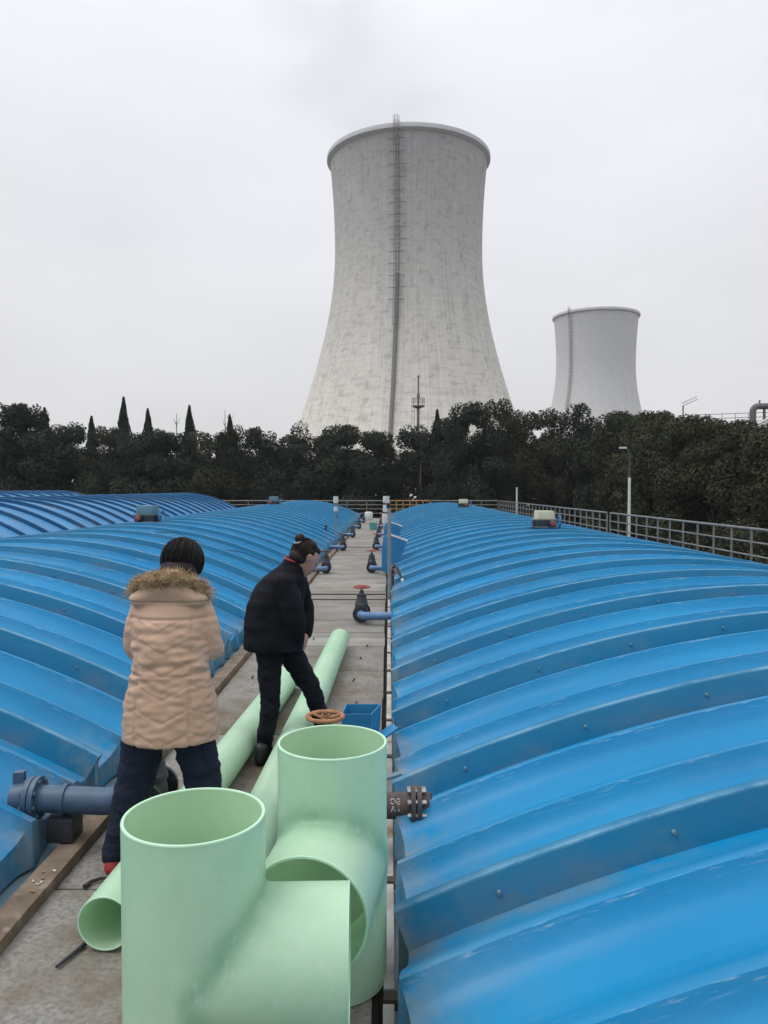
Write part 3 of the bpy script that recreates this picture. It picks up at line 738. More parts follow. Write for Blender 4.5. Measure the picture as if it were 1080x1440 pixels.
cp = MB(); cp.tube([(-0.48, -0.40, 0.255), (-0.56, -0.40, 0.25)], [0.08, 0.075], 18)
for a in (0.5, 1.2): cp.box((-0.545, -0.40 + 0.03 * a, 0.33), (0.05, 0.02, 0.10), 0.2)
cp.build('socket', MAT['slatepipe'], v1)
sb = MB(); sb.box((-0.31, -0.40, 0.115), (0.13, 0.14, 0.115)); sb.build('support_block', MAT['iron'], v1, bevel=0.006)

# ------------------------------------------------------------------ blue scum boxes and hoppers
def open_box(name, quad, z0, z1, taper, mat, parent=None, loc=(0, 0, 0), th=0.008):
    """open-topped box on a quad of top corners (ccw), walls with thickness, floor"""
    c = sum((Vector((x, y, 0)) for x, y in quad), Vector()) / 4
    top_o = [Vector((x, y, z1)) for x, y in quad]
    bot_o = [Vector((c.x + (x - c.x) * taper, c.y + (y - c.y) * taper, z0)) for x, y in quad]
    inn = lambda p_, k: Vector((c.x + (p_.x - c.x) * k, c.y + (p_.y - c.y) * k, p_.z))
    top_i = [inn(p_, 0.93) for p_ in top_o]; bot_i = [inn(p_, 0.93) + Vector((0, 0, th)) for p_ in bot_o]
    V = bot_o + top_o + top_i + bot_i; F = [(3, 2, 1, 0), (12, 13, 14, 15)]
    for a in (0, 4, 8):
        for k in range(4):
            k2 = (k + 1) % 4; F.append((a + k, a + k2, a + 4 + k2, a + 4 + k))
    b = MB(); b.add(V, F); return b.build(name, mat, parent, loc, smooth=False)
nb_ = empty('scum_box', (-0.17, 4.75, 0)); tag(nb_, 'open blue scum box with sloping plate behind the mint tee', 'box')
open_box('box', [(-0.115, -0.11), (0.065, -0.11), (0.122, 0.115), (-0.10, 0.115)], 0.10, 0.45, 0.82, MAT['duct'], nb_)
lg = MB(); lg.box((-0.02, 0, 0.05), (0.10, 0.10, 0.10)); lg.build('foot', MAT['duct'], nb_)
pl = MB(); pl.box((0.145, -0.10, 0.33), (0.16, 0.10, 0.012), 0.35, 0.0, -0.5); pl.build('sloping_plate', MAT['duct'], nb_)
pl = MB(); pl.box((0.155, -0.36, 0.16), (0.18, 0.05, 0.012), 0.15, 0.0, -0.25); pl.build('bracket', MAT['flange'], nb_)
pl = MB(); pl.box((0.10, -0.22, 0.10), (0.05, 0.32, 0.012), 0.0); pl.build('stay', MAT['flange'], nb_)

def hopper(y, label, s=1.0):
    root = empty('scum_hopper', (0.0, y, 0)); tag(root, label, 'hopper', 'blue scum hoppers over the walkway edge')
    d = MB()
    prof = [(-0.06, 0.05), (-0.15, 0.10), (-0.15, 0.58), (-0.11, 0.82), (0.03, 0.82), (0.03, 0.05)]
    n_ = len(prof)
    d.add([(x * s, -0.10, z * s) for x, z in prof] + [(x * s, 0.10, z * s) for x, z in prof],
          [tuple(range(n_)), tuple(reversed(range(n_, 2 * n_)))] + [(i, (i + 1) % n_, n_ + (i + 1) % n_, n_ + i) for i in range(n_)])
    d.build('duct', MAT['duct'], root, bevel=0.015)
    V = []; hp = MB()
    t0 = [(0.035, 0.84), (0.37, 0.72)]; b0 = [(0.035, 0.22), (0.21, 0.24)]
    for yy in (-0.16, 0.16):
        V += [(b0[0][0], yy, b0[0][1]), (b0[1][0], yy, b0[1][1]), (t0[1][0], yy * 1.15, t0[1][1]), (t0[0][0], yy * 1.15, t0[0][1])]
    hp.add(V, [(0, 1, 2, 3), (7, 6, 5, 4), (0, 4, 5, 1), (1, 5, 6, 2), (3, 7, 4, 0)])
    hp.build('hopper', MAT['duct'], root, smooth=False)
    rm = MB()
    for yy in (-0.184, 0.184): rm.tube([(0.035, yy, 0.842), (0.37, yy, 0.722)], 0.012, 6)
    rm.tube([(0.37, -0.184, 0.722), (0.37, 0.184, 0.722)], 0.012, 6)
    rm.build('rim', MAT['white'], root)
    return root
hopper(16.2, 'nearer blue duct and white-rimmed hopper beside the grey pole on the right walkway edge')
hopper(22.4, 'farther blue duct and white-rimmed hopper beyond the nearer one', 1.0)

# ------------------------------------------------------------------ poles, lamp boxes and small things by the walkway
def sensor_pole(loc, h, label, boxes, r=0.022, mat='pole', arm=True):
    root = empty('sensor_pole', loc); tag(root, label, 'pole')
    p_ = MB(); p_.cyl((0, 0, 0), (0, 0, h), r, None, 12); p_.lathe([(0, 0), (0.06, 0), (0.06, 0.012), (0, 0.012)], 14); p_.build('post', MAT[mat], root)
    for (z, w_, hh) in boxes:
        b = MB(); b.lathe([(0.0, z), (w_ * 0.5, z), (w_ * 0.55, z + hh * 0.2), (w_ * 0.5, z + hh), (0.0, z + hh)], 14); b.build('white_box', MAT['white'], root)
    if arm:
        a = MB(); a.tube([(0, -0.02, h * 0.72), (0.05, -0.05, h * 0.66), (0.10, -0.03, h * 0.62), (0.16, -0.02, h * 0.63)], 0.012, 6); a.build('cable', MAT['black'], root)
    return root
sensor_pole((-1.70, 25.0, 0.05), 1.30, 'slim grey pole topped with white boxes on the left edge of the walkway', [(1.28, 0.15, 0.22), (1.02, 0.13, 0.14)])
sensor_pole((-0.09, 25.4, 0.0), 1.32, 'pole carrying three white boxes behind the blue ducts on the right', [(1.33, 0.20, 0.22), (1.04, 0.20, 0.22), (0.66, 0.26, 0.32)], arm=False)
gp = empty('grey_pole', (0.005, 12.6, 0.02)); tag(gp, 'bare grey steel pole standing at the right walkway edge before the blue duct', 'pole')
p_ = MB(); p_.cyl((0, 0, 0), (0, 0, 1.48), 0.028, None, 14); p_.build('post', MAT['pole'], gp)
p_ = MB(); p_.box((-0.015, 0, 1.50), (0.06, 0.06, 0.07)); p_.build('cap', MAT['black'], gp, bevel=0.006)
p_ = MB(); p_.box((0, 0, 0.0), (0.09, 0.09, 0.02)); p_.build('base_plate', MAT['rust'], gp)
tp = empty('drain_tap', (0.06, 12.9, 0.12)); tag(tp, 'rusty bent tap pipe leaning on the right cover beside the grey pole', 'tap')
p_ = MB(); p_.tube([(0.0, 0, 0.0), (0.0, 0, 0.34), (0.03, -0.02, 0.42), (0.08, -0.05, 0.36), (0.15, -0.12, 0.20), (0.19, -0.18, 0.10)], [0.024, 0.024, 0.03, 0.026, 0.02, 0.018], 10); p_.build('spout', MAT['rust'], tp)
p_ = MB(); p_.torus((0.0, -0.05, 0.30), 0.045, 0.012, 'Y', 16, 6); p_.build('wheel', MAT['red'], tp)
p_ = MB(); p_.cyl((0.15, -0.12, 0.20), (0.21, -0.20, 0.06), 0.024, 0.02, 10); p_.build('hose_end', MAT['white'], tp)
cr = empty('plastic_crate', (-0.68, 34.0, 0.0)); tag(cr, 'small teal plastic crate standing far down the walkway', 'crate')
open_box('tub', [(-0.17, -0.14), (0.17, -0.14), (0.17, 0.14), (-0.17, 0.14)], 0.0, 0.30, 0.88, MAT['teal'], cr)
open_box('handle_band', [(-0.18, -0.15), (0.18, -0.15), (0.18, 0.15), (-0.18, 0.15)], 0.26, 0.31, 1.0, MAT['teal'], cr)
wb = empty('plastic_drum', (-1.16, 44.6, 0.0)); tag(wb, 'white plastic drum at the far end of the walkway', 'drum')
b = MB(); b.lathe([(0.0, 0.0), (0.22, 0.0), (0.235, 0.03), (0.235, 0.40), (0.20, 0.46), (0.09, 0.48), (0.0, 0.48)], 18); b.build('body', MAT['white'], wb)
b = MB(); b.lathe([(0.0, 0.48), (0.07, 0.48), (0.07, 0.53), (0.0, 0.53)], 12); b.build('lid', MAT['black'], wb)
for i, (x, yy, zz, lb) in enumerate(((0.36, 26.0, zR(0.36), 'small black vent peg on the right cover near the blue ducts'), (-2.10, 26.0, zL(-2.10), 'small black vent peg on the left cover near the walkway'))):
    vp = empty('vent_peg', (x, yy, zz)); tag(vp, lb, 'vent')
    b = MB(); b.cyl((0, 0, -0.02), (0, 0, 0.24), 0.028, None, 10); b.build('pipe', MAT['black'], vp)
    b = MB(); b.lathe([(0.0, 0.235), (0.055, 0.235), (0.05, 0.27), (0.0, 0.275)], 12); b.build('cap', MAT['black'], vp)
pts = []
for i, t in enumerate(np.linspace(0, 1, 40)):
    x = -4.15 + 2.1 * t; yy = 13.6 + 0.35 * math.sin(t * 9) + 0.2 * t
    pts.append((x, yy, zL(x) + 0.085 + 0.05 * abs(math.sin(t * 11))))
wr = MB(); wr.tube(pts, 0.008, 6); tag(wr.build('loose_wire', MAT['black']), 'thin black wire lying loosely over the left cover', 'wire')
rod = MB(); rod.tube([(-1.245, 2.87, 0.009), (-1.195, 3.02, 0.009)], [0.006, 0.009], 8); tag(rod.build('steel_rod', MAT['iron']), 'thin dark steel rod on the boards by the left pipe mouth', 'rod')
tw = MB(); tw.tube([(-1.37, 3.46, 0.008), (-1.355, 3.50, 0.012), (-1.32, 3.53, 0.012), (-1.27, 3.54, 0.008)], [0.012, 0.009, 0.007, 0.005], 7); tag(tw.build('bent_twig', MAT['bark']), 'small bent twig on the boards beside the brown beam', 'twig')
for k in range(9):
    x, yy = -1.55 + rw.uniform(-0.035, 0.035), 3.42 + rw.uniform(-0.10, 0.12)
    ch = MB(); ch.box((0, 0, 0), (rw.uniform(0.006, 0.014), rw.uniform(0.006, 0.016), 0.004), rw.uniform(0, 3))
    o_ = ch.build('paint_chip', MAT['white' if k % 2 else 'orange'], None, (x, yy, 0.0565)); tag(o_, 'tiny pale paint chip on the brown beam', 'chip', 'paint chips on the beam')

# ------------------------------------------------------------------ actuators on the ridges
def actuator(loc, rz, hous, label, red_x):
    root = empty('valve_actuator', loc, rz); tag(root, label, 'actuator', 'electric actuators on the cover ridges')
    b = MB(); b.box((0, 0, 0.04), (0.36, 0.30, 0.14)); b.build('pedestal', MAT['duct'], root, bevel=0.01)
    b = MB(); b.box((0, 0, 0.13), (0.44, 0.36, 0.025)); b.build('base_plate', MAT['steel'], root, bevel=0.004)
    b = MB(); b.box((0, 0, 0.205), (0.42, 0.34, 0.13)); b.cyl((-0.24, 0.02, 0.21), (0.24, 0.02, 0.21), 0.075, None, 18); b.build('gearbox', MAT['iron'], root, bevel=0.02)
    b = MB(); b.box((0, 0, 0.28), (0.47, 0.38, 0.02)); b.build('cover_plate', MAT['steel'], root, bevel=0.004)
    b = MB(); h = (0.19, 0.15)
    V = [(sx * h[0], sy * h[1], 0.292) for sx, sy in ((-1, -1), (1, -1), (1, 1), (-1, 1))] + [(sx * h[0] * 0.93, sy * h[1] * 0.9, 0.47) for sx, sy in ((-1, -1), (1, -1), (1, 1), (-1, 1))]
    b.add(V, [(3, 2, 1, 0), (4, 5, 6, 7)] + [(k, (k + 1) % 4, 4 + (k + 1) % 4, 4 + k) for k in range(4)]); b.build('housing', MAT[hous], root, bevel=0.02)
    b = MB(); b.lathe([(0.0, -0.26), (0.06, -0.26), (0.075, -0.245), (0.075, -0.17), (0.0, -0.17)], 20, (red_x, 0, 0.205), 'Y'); b.build('motor_cap', MAT['iron'], root)
    b = MB(); b.lathe([(0.0, -0.272), (0.04, -0.272), (0.055, -0.262), (0.055, -0.255), (0.0, -0.255)], 20, (red_x, 0, 0.205), 'Y'); b.build('red_button', MAT['red'], root)
    b = MB(); b.torus((0.33, 0.0, 0.25), 0.12, 0.014, 'X', 24, 7)
    for k in range(4): b.tube([(0.31, 0, 0.25), (0.33, 0.12 * math.cos(k * PI / 2), 0.25 + 0.12 * math.sin(k * PI / 2))], 0.009, 6)
    b.cyl((0.2, 0, 0.25), (0.34, 0, 0.25), 0.016, None, 8); b.build('handwheel', MAT['duct'], root)
actuator((RC - 0.02, 16.6, 0.86), R(6), 'cream', 'cream and black actuator on the right cover ridge, the nearer of two there', 0.12)
actuator((RC - 0.02, 34.6, 0.86), R(4), 'cream', 'small cream actuator far along the right cover ridge', 0.08)
actuator((LC - 0.02, 16.2, 0.98), R(-14), 'tealgrey', 'grey-teal and black actuator on the left cover ridge, behind the tan coat', -0.08)
actuator((LC - 0.02, 34.0, 0.98), R(-6), 'tealgrey', 'small teal actuator far along the left cover ridge', -0.08)

# ------------------------------------------------------------------ railings
def railing(p0, p1, n_posts, label, mat, heights=(1.05, 0.80, 0.55, 0.28), z0=0.0, ph=1.06, r=0.019):
    p0, p1 = Vector((*p0, z0)), Vector((*p1, z0)); d = p1 - p0
    root = empty('railing', p0); tag(root, label, 'railing', 'steel railings round the tank deck')
    pm = MB(); pm.cyl((0, 0, -0.15), (0, 0, ph), r * 1.15, None, 8); pmm = pm.mesh('post', mat)
    for k in range(n_posts): obj('post', pmm, root, d * (k / (n_posts - 1)))
    for i, h in enumerate(heights):
        rm = MB(); rm.tube([(0, 0, h), (d.x, d.y, h)], r * (1.25 if i == 0 else 0.85), 8); rm.build('rail', mat, root)
railing((6.78, 7.0), (6.78, 24.0), 21, 'right steel railing, the long near section running out of the frame', MAT['steel'], r=0.02)
railing((6.78, 24.35), (6.78, 47.9), 29, 'right steel railing, the far section beyond the gap', MAT['steel'], r=0.022)
railing((-13.5, 48.0), (-0.15, 48.0), 12, 'far railing across the end of the walkway, left of the white box pole', MAT['steel'], r=0.026)
railing((0.05, 48.0), (2.5, 48.0), 7, 'short rusty yellow railing at the far end beside the right cover', MAT['yellow'], r=0.03)
railing((2.6, 48.05), (6.7, 48.05), 5, 'far steel railing behind the right cover crest', MAT['steel'], r=0.026)

# ------------------------------------------------------------------ lamp posts by the right railing
lp = empty('lamp_post', (7.02, 22.9, -0.1)); tag(lp, 'white and dark lamp post with curved arm behind the right railing', 'lamp post')
b = MB(); b.cyl((0, 0, 0), (0, 0, 2.22), 0.045, 0.04, 12); b.build('lower_post', MAT['white'], lp)
b = MB(); b.tube([(0, 0, 2.22), (0, 0, 2.85), (-0.05, 0, 3.02), (-0.14, 0, 3.08)], [0.028, 0.024, 0.02, 0.02], 8); b.build('arm', MAT['darkpole'], lp)
b = MB(); b.box((-0.20, 0, 3.085), (0.20, 0.10, 0.05)); b.build('lamp_head', MAT['white'], lp, bevel=0.012)
lp2 = empty('light_pole', (7.02, 43.0, -0.1)); tag(lp2, 'short slim white pole by the far right railing', 'pole')
b = MB(); b.cyl((0, 0, 0), (0, 0, 1.9), 0.05, 0.045, 10); b.build('post', MAT['white'], lp2)
b = MB(); b.lathe([(0, 1.89), (0.06, 1.89), (0.05, 1.96), (0, 1.97)], 10); b.build('cap', MAT['white'], lp2)

# ------------------------------------------------------------------ people
from mathutils import noise as mnoise
def ell_pts(c, r, m3=None, n=14):
    c = Vector(c); r = r if isinstance(r, (tuple, list)) else (r, r, r); P = []
    for i in range(n + 1):
        ph = PI * i / n
        for k in range(n if 0 < i < n else 1):
            th = 2 * PI * k / n
            q = Vector((r[0] * math.sin(ph) * math.cos(th), r[1] * math.sin(ph) * math.sin(th), r[2] * math.cos(ph)))
            P.append(c + (m3 @ q if m3 else q))
    return P
def hull(mb, *ells):
    bm = bmesh.new()
    for e_ in ells:
        for p in ell_pts(*e_): bm.verts.new(p)
    res = bmesh.ops.convex_hull(bm, input=bm.verts)
    junk = [v for v in bm.verts if not v.link_faces]
    for v in junk: bm.verts.remove(v)
    bm.verts.index_update()
    mb.add([v.co.copy() for v in bm.verts], [tuple(v.index for v in f.verts) for f in bm.faces]); bm.free()
def limb(mb, *nodes):
    for a, b in zip(nodes[:-1], nodes[1:]): hull(mb, a, b)
def rings(mb, rs, n=40, p=2.3):
    V = []; F = []
    for (cx, cy, cz, rx, ry) in rs:
        for k in range(n):
            th = 2 * PI * k / n; c, s_ = math.cos(th), math.sin(th)
            V.append((cx + rx * math.copysign(abs(c) ** (2 / p), c), cy + ry * math.copysign(abs(s_) ** (2 / p), s_), cz))
    for i in range(len(rs) - 1):
        for k in range(n): F.append((i * n + k, i * n + (k + 1) % n, (i + 1) * n + (k + 1) % n, (i + 1) * n + k))
    F.append(tuple(reversed(range(n)))); F.append(tuple((len(rs) - 1) * n + k for k in range(n)))
    mb.add(V, F)
def remesh(mb, name, mat, voxel=0.009, it=6, disp=None):
    me = bpy.data.meshes.new(name); me.from_pydata(mb.v, [], mb.f)
    t = bpy.data.objects.new(name, me); col.objects.link(t)
    a = t.modifiers.new('r', 'REMESH'); a.mode = 'VOXEL'; a.voxel_size = voxel
    s_ = t.modifiers.new('s', 'SMOOTH'); s_.factor = 0.5; s_.iterations = it
    dg = bpy.context.evaluated_depsgraph_get()
    out = bpy.data.meshes.new_from_object(t.evaluated_get(dg)); bpy.data.objects.remove(t); bpy.data.meshes.remove(me)
    out.name = name
    if disp:
        ns = [v.normal.copy() for v in out.vertices]
        for v, n_ in zip(out.vertices, ns): v.co = v.co + n_ * disp(v.co.copy(), n_)
        out.update()
    out.polygons.foreach_set('use_smooth', [True] * len(out.polygons))
    out.materials.clear(); out.materials.append(mat)
    return out
def ribbons(name, paths, w, mat, rng):
    V = []; F = []
    for P in paths:
        o = len(V); a = Vector((rng.gauss(0, 1), rng.gauss(0, 1), rng.gauss(0, 1))).normalized()
        N = len(P)
        for i, p in enumerate(P):
            ww = w * (1 - 0.75 * i / (N - 1)); t = (P[min(i + 1, N - 1)] - P[max(i - 1, 0)])
            b = t.cross(a); b = b.normalized() * ww if b.length > 1e-8 else Vector((ww, 0, 0))
            V += [p - b, p + b]
        for i in range(N - 1): F.append((o + 2 * i, o + 2 * i + 1, o + 2 * i + 3, o + 2 * i + 2))
    me = bpy.data.meshes.new(name); me.from_pydata(V, [], F); me.polygons.foreach_set('use_smooth', [True] * len(F)); me.materials.append(mat); return me
def scalp_strands(c, r, m3, n, t_end, rng, lift=1.03, front_gap=None):
    out = []
    for _ in range(n):
        az = rng.uniform(-PI, PI); t0 = rng.uniform(0.02, 1.0) * R(70); te = t_end(az) * rng.uniform(0.85, 1.05)
        if te < t0 + 0.15: continue
        P = []; dz = rng.uniform(-0.12, 0.12); lf = rng.uniform(0.99, lift)
        for i in range(6):
            t = t0 + (te - t0) * i / 5; a = az + dz * i / 5
            q = Vector((r[0] * math.sin(t) * math.sin(a), r[1] * math.sin(t) * math.cos(a), r[2] * math.cos(t))) * (lf + 0.02 * (i / 5) * rng.random())
            P.append(c + m3 @ q)
        out.append(P)
    return out
def hand(mb, wrist, d, palm_n, side):
    """palm + five curled fingers; d = direction of the fingers, palm_n = palm normal"""
    w = Vector(wrist); d = Vector(d).normalized(); nrm = Vector(palm_n); nrm = (nrm - d * nrm.dot(d)).normalized(); a = d.cross(nrm).normalized() * side
    hull(mb, (w, 0.024), (w + d * 0.045 + a * 0.018, 0.017), (w + d * 0.085 + a * 0.03, 0.012), (w + d * 0.085 - a * 0.03, 0.012), (w + d * 0.045 - a * 0.022, 0.015))
    for k, (off, L) in enumerate(((0.031, 0.066), (0.010, 0.075), (-0.011, 0.07), (-0.032, 0.055))):
        p0 = w + d * 0.085 + a * off; p1 = p0 + (d * 0.9 + nrm * 0.35).normalized() * L * 0.5; p2 = p1 + (d * 0.55 + nrm * 0.8).normalized() * L * 0.32; p3 = p2 + (d * 0.1 + nrm).normalized() * L * 0.25
        limb(mb, (p0, 0.0095), (p1, 0.009), (p2, 0.008), (p3, 0.007))
    t0 = w + d * 0.025 + a * 0.028; t1 = t0 + (a * 0.7 + d * 0.6 + nrm * 0.3).normalized() * 0.038; t2 = t1 + (d * 0.9 + nrm * 0.5).normalized() * 0.03
    limb(mb, (t0, 0.013), (t1, 0.0105), (t2, 0.0085))
def head(mb, c, m3, tall=0.105):
    """x right, y forward, z up in head space"""
    T = lambda x, y, z: Vector(c) + m3 @ Vector((x, y, z))
    hull(mb, (T(0, -0.008, 0.02), (0.074, 0.090, 0.090), m3), (T(0, 0.03, -0.03), (0.058, 0.058, 0.06), m3))
    hull(mb, (T(0, 0.035, -0.045), (0.052, 0.045, 0.04), m3), (T(0, 0.058, -0.095), (0.026, 0.022, 0.018), m3))
    hull(mb, (T(0, 0.088, 0.012), (0.009, 0.008, 0.01), m3), (T(0, 0.108, -0.024), (0.014, 0.010, 0.010), m3))
    hull(mb, (T(-0.022, 0.083, -0.060), (0.008, 0.009, 0.007), m3), (T(0.022, 0.083, -0.060), (0.008, 0.009, 0.007), m3), (T(0, 0.091, -0.058), (0.01, 0.008, 0.008), m3))
    hull(mb, (T(-0.035, 0.076, 0.026), (0.012, 0.010, 0.008), m3), (T(0.035, 0.076, 0.026), (0.012, 0.010, 0.008), m3))
    for s_ in (-1, 1): hull(mb, (T(s_ * 0.077, -0.005, 0.005), (0.007, 0.018, 0.026), m3), (T(s_ * 0.083, -0.018, 0.018), (0.006, 0.014, 0.018), m3))
    return T

# --- person in the tan quilted coat, seen from behind
PA = (-1.03, 3.66, 0.0)
pa = empty('person', PA); tag(pa, 'person seen from behind in tan quilted coat with fur-trimmed hood', 'person')
hmA = Euler((R(-32), 0, R(-8))).to_matrix()
hc = Vector((0.032, 0.115, 1.435))
bd = MB()
head(bd, hc, hmA)
limb(bd, ((0.01, 0.03, 1.27), 0.06), ((0.02, 0.06, 1.36), 0.055), ((0.03, 0.10, 1.40), 0.06))
hull(bd, ((-0.11, 0.02, 1.21), 0.045), ((0.11, 0.02, 1.21), 0.045), ((-0.06, 0.0, 0.95), 0.085), ((0.06, 0.0, 0.95), 0.085))
hull(bd, ((-0.06, 0.0, 0.95), 0.085), ((0.06, 0.0, 0.95), 0.085), ((-0.09, 0, 0.80), 0.095), ((0.09, 0, 0.80), 0.095))
for s_ in (-1, 1):
    limb(bd, ((s_ * 0.13, 0.03, 1.22), 0.046), ((s_ * 0.165, 0.07, 1.045), 0.030), ((s_ * 0.13, 0.27, 1.02), 0.030), ((s_ * 0.11, 0.31, 1.01), 0.027))
    hand(bd, (s_ * 0.105, 0.32, 1.01), (-s_ * 0.5, 0.8, 0.05), (0, 0.1, -1), s_)
LA = (((-0.10, 0.0, 0.70), 0.085), ((-0.18, 0.01, 0.40), 0.055), ((-0.262, -0.02, 0.07), 0.04))
RA = (((0.085, 0.0, 0.70), 0.085), ((0.14, 0.03, 0.40), 0.055), ((0.20, 0.02, 0.07), 0.04))
limb(bd, *LA); limb(bd, *RA)
obj('body', remesh(bd, 'body', MAT['skin'], 0.008, 4), pa)
tr = MB()
limb(tr, ((-0.10, 0.0, 0.72), (0.110, 0.115, 0.10)), ((-0.165, 0.005, 0.45), (0.092, 0.095, 0.08)), ((-0.24, -0.015, 0.13), (0.074, 0.085, 0.05)), ((-0.262, -0.02, 0.065), (0.068, 0.082, 0.03)))
limb(tr, ((0.09, 0.0, 0.72), (0.110, 0.115, 0.10)), ((0.135, 0.025, 0.45), (0.092, 0.095, 0.08)), ((0.19, 0.02, 0.13), (0.074, 0.085, 0.05)), ((0.20, 0.02, 0.065), (0.068, 0.082, 0.03)))
hull(tr, ((-0.09, 0, 0.76), (0.11, 0.12, 0.08)), ((0.09, 0, 0.76), (0.11, 0.12, 0.08)))
def wrinkle(k, a):
    return lambda p, n_: a * mnoise.fractal(Vector((p.x * k, p.y * k, p.z * k * 2.2)), 0.8, 2.0, 3) + a * 0.8 * mnoise.noise(Vector((p.x * 3, p.y * 3, p.z * 26)))
obj('trousers', remesh(tr, 'trousers', MAT['navy'], 0.009, 8, wrinkle(11, 0.007)), pa)
for (x, yy, rz) in ((-0.265, -0.005, 0.15), (0.205, 0.04, -0.1)):
    sh = MB(); hull(sh, ((0, -0.07, 0.035), (0.042, 0.045, 0.035)), ((0, 0.13, 0.028), (0.046, 0.06, 0.026)), ((0, -0.05, 0.09), (0.036, 0.04, 0.02)))
    obj('shoe', remesh(sh, 'shoe', MAT['redshoe'], 0.008, 3), pa, (x, yy, 0), (0, 0, rz))
ct = MB()
rings(ct, [(0.0, 0.0, 0.625, 0.226, 0.178), (0.0, 0.0, 0.68, 0.224, 0.176), (0, 0.0, 0.80, 0.212, 0.165), (0, 0.0, 0.95, 0.180, 0.150), (0, 0.008, 1.08, 0.176, 0.150),
           (0, 0.02, 1.18, 0.176, 0.145), (0, 0.03, 1.25, 0.165, 0.125), (0, 0.045, 1.30, 0.135, 0.10), (0, 0.055, 1.34, 0.095, 0.085)], 48)
for s_ in (-1, 1):
    limb(ct, ((s_ * 0.130, 0.03, 1.235), 0.066), ((s_ * 0.158, 0.03, 1.14), 0.068), ((s_ * 0.172, 0.05, 1.045), 0.065), ((s_ * 0.165, 0.12, 1.02), 0.062), ((s_ * 0.12, 0.27, 1.02), 0.050))
hull(ct, ((-0.12, -0.03, 1.285), (0.065, 0.06, 0.04)), ((0.12, -0.03, 1.285), (0.065, 0.06, 0.04)), ((0.0, -0.06, 1.335), (0.12, 0.05, 0.04)))   # folded hood
def quilt(p, n_):
    d = 0.0
    if p.z > 1.305: return 0.003 * mnoise.noise(p * 14)
    arm = abs(p.x) > 0.181 and p.z > 0.97
    back = n_.y < 0.3
    seam = lambda dist, w: math.exp(-(dist / w) ** 2)
    if arm:
        return 0.007 * mnoise.noise(Vector((p.x * 9, p.y * 9, p.z * 30))) + 0.003 * mnoise.noise(p * 35)
    zc = p.z
    if zc < 1.195:
        ph = (zc - 0.50 * min(abs(p.x), 0.125) + (0.5 * (abs(p.x) - 0.125) if abs(p.x) > 0.125 else 0)) / 0.105
        f_ = ph - math.floor(ph); dist = min(f_, 1 - f_) * 0.105
        d += 0.0033 * (1 - seam(dist, 0.006)) - 0.003
        d -= 0.006 * seam(abs(abs(p.x) - 0.125), 0.006)
        wst = seam(zc - 1.0, 0.13)
        d += (0.004 + 0.009 * wst) * mnoise.noise(Vector((p.x * 13, p.y * 10, p.z * 34)))
        d += 0.004 * mnoise.noise(Vector((p.x * 25, p.y * 25, p.z * 40)))
    d -= 0.008 * seam(zc - 1.20, 0.006) + 0.008 * seam(zc - 0.945, 0.006) * (1 if abs(p.x) > 0.1 else 0.3) + 0.007 * seam(zc - 1.275, 0.005)
    d += 0.0035 * mnoise.noise(p * 9)
    return d
obj('coat', remesh(ct, 'coat', MAT['coat'], 0.0065, 7, quilt), pa)
rg = random.Random(11)
paths = []
def fur_axis(t):   # t in [-1, 1] along the hood edge
    return Vector((0.166 * t, -0.075 + 0.10 * t * t, 1.386 - 0.072 * t * t + 0.006 * math.sin(5 * t)))
core = MB(); core.tube([fur_axis(t) for t in np.linspace(-1, 1, 24)], [0.028 + 0.014 * (1 - abs(t)) ** 0.4 for t in np.linspace(-1, 1, 24)], 10)
fur = obj('fur_trim', core.mesh('fur_trim', MAT['fur']), pa)
for _ in range(7500):
    t = rg.uniform(-1, 1); c = fur_axis(t); d = Vector((rg.gauss(0, 1), rg.gauss(0, 1), rg.gauss(0, 1))).normalized()
    d = (d + Vector((0, -0.25, -0.15))).normalized(); L = rg.uniform(0.016, 0.038); r0 = 0.032
    c = c + d * r0
    paths.append([c, c + d * L * 0.5 + Vector((rg.gauss(0, 0.004), 0, rg.gauss(0, 0.004))), c + d * L + Vector((rg.gauss(0, 0.009), rg.gauss(0, 0.006), -0.006 + rg.gauss(0, 0.006)))])
obj('fur_strands', ribbons('fur_strands', paths, 0.0013, MAT['fur'], rg), fur)['kind'] = 'stuff'
hb = MB()
Th = lambda x, y, z: hc + hmA @ Vector((x, y, z))
hull(hb, (Th(0, -0.012, 0.025), (0.094, 0.106, 0.102), hmA), (Th(0, -0.035, -0.06), (0.090, 0.078, 0.06), hmA))
def hair_disp(p, n_): return 0.0012 * mnoise.noise(Vector((p.x * 70, p.y * 70, p.z * 12))) + 0.004 * mnoise.noise(p * 18)
hr = obj('hair', remesh(hb, 'hair', MAT['hair'], 0.008, 5, hair_disp), pa)
obj('hair_strands', ribbons('hair_strands', scalp_strands(Th(0, -0.015, 0.012), (0.098, 0.11, 0.108), hmA, 3600, lambda a: R(146) if abs(a) > 0.9 else R(60), rg, 1.05), 0.0007, MAT['hair'], rg), hr)['kind'] = 'stuff'

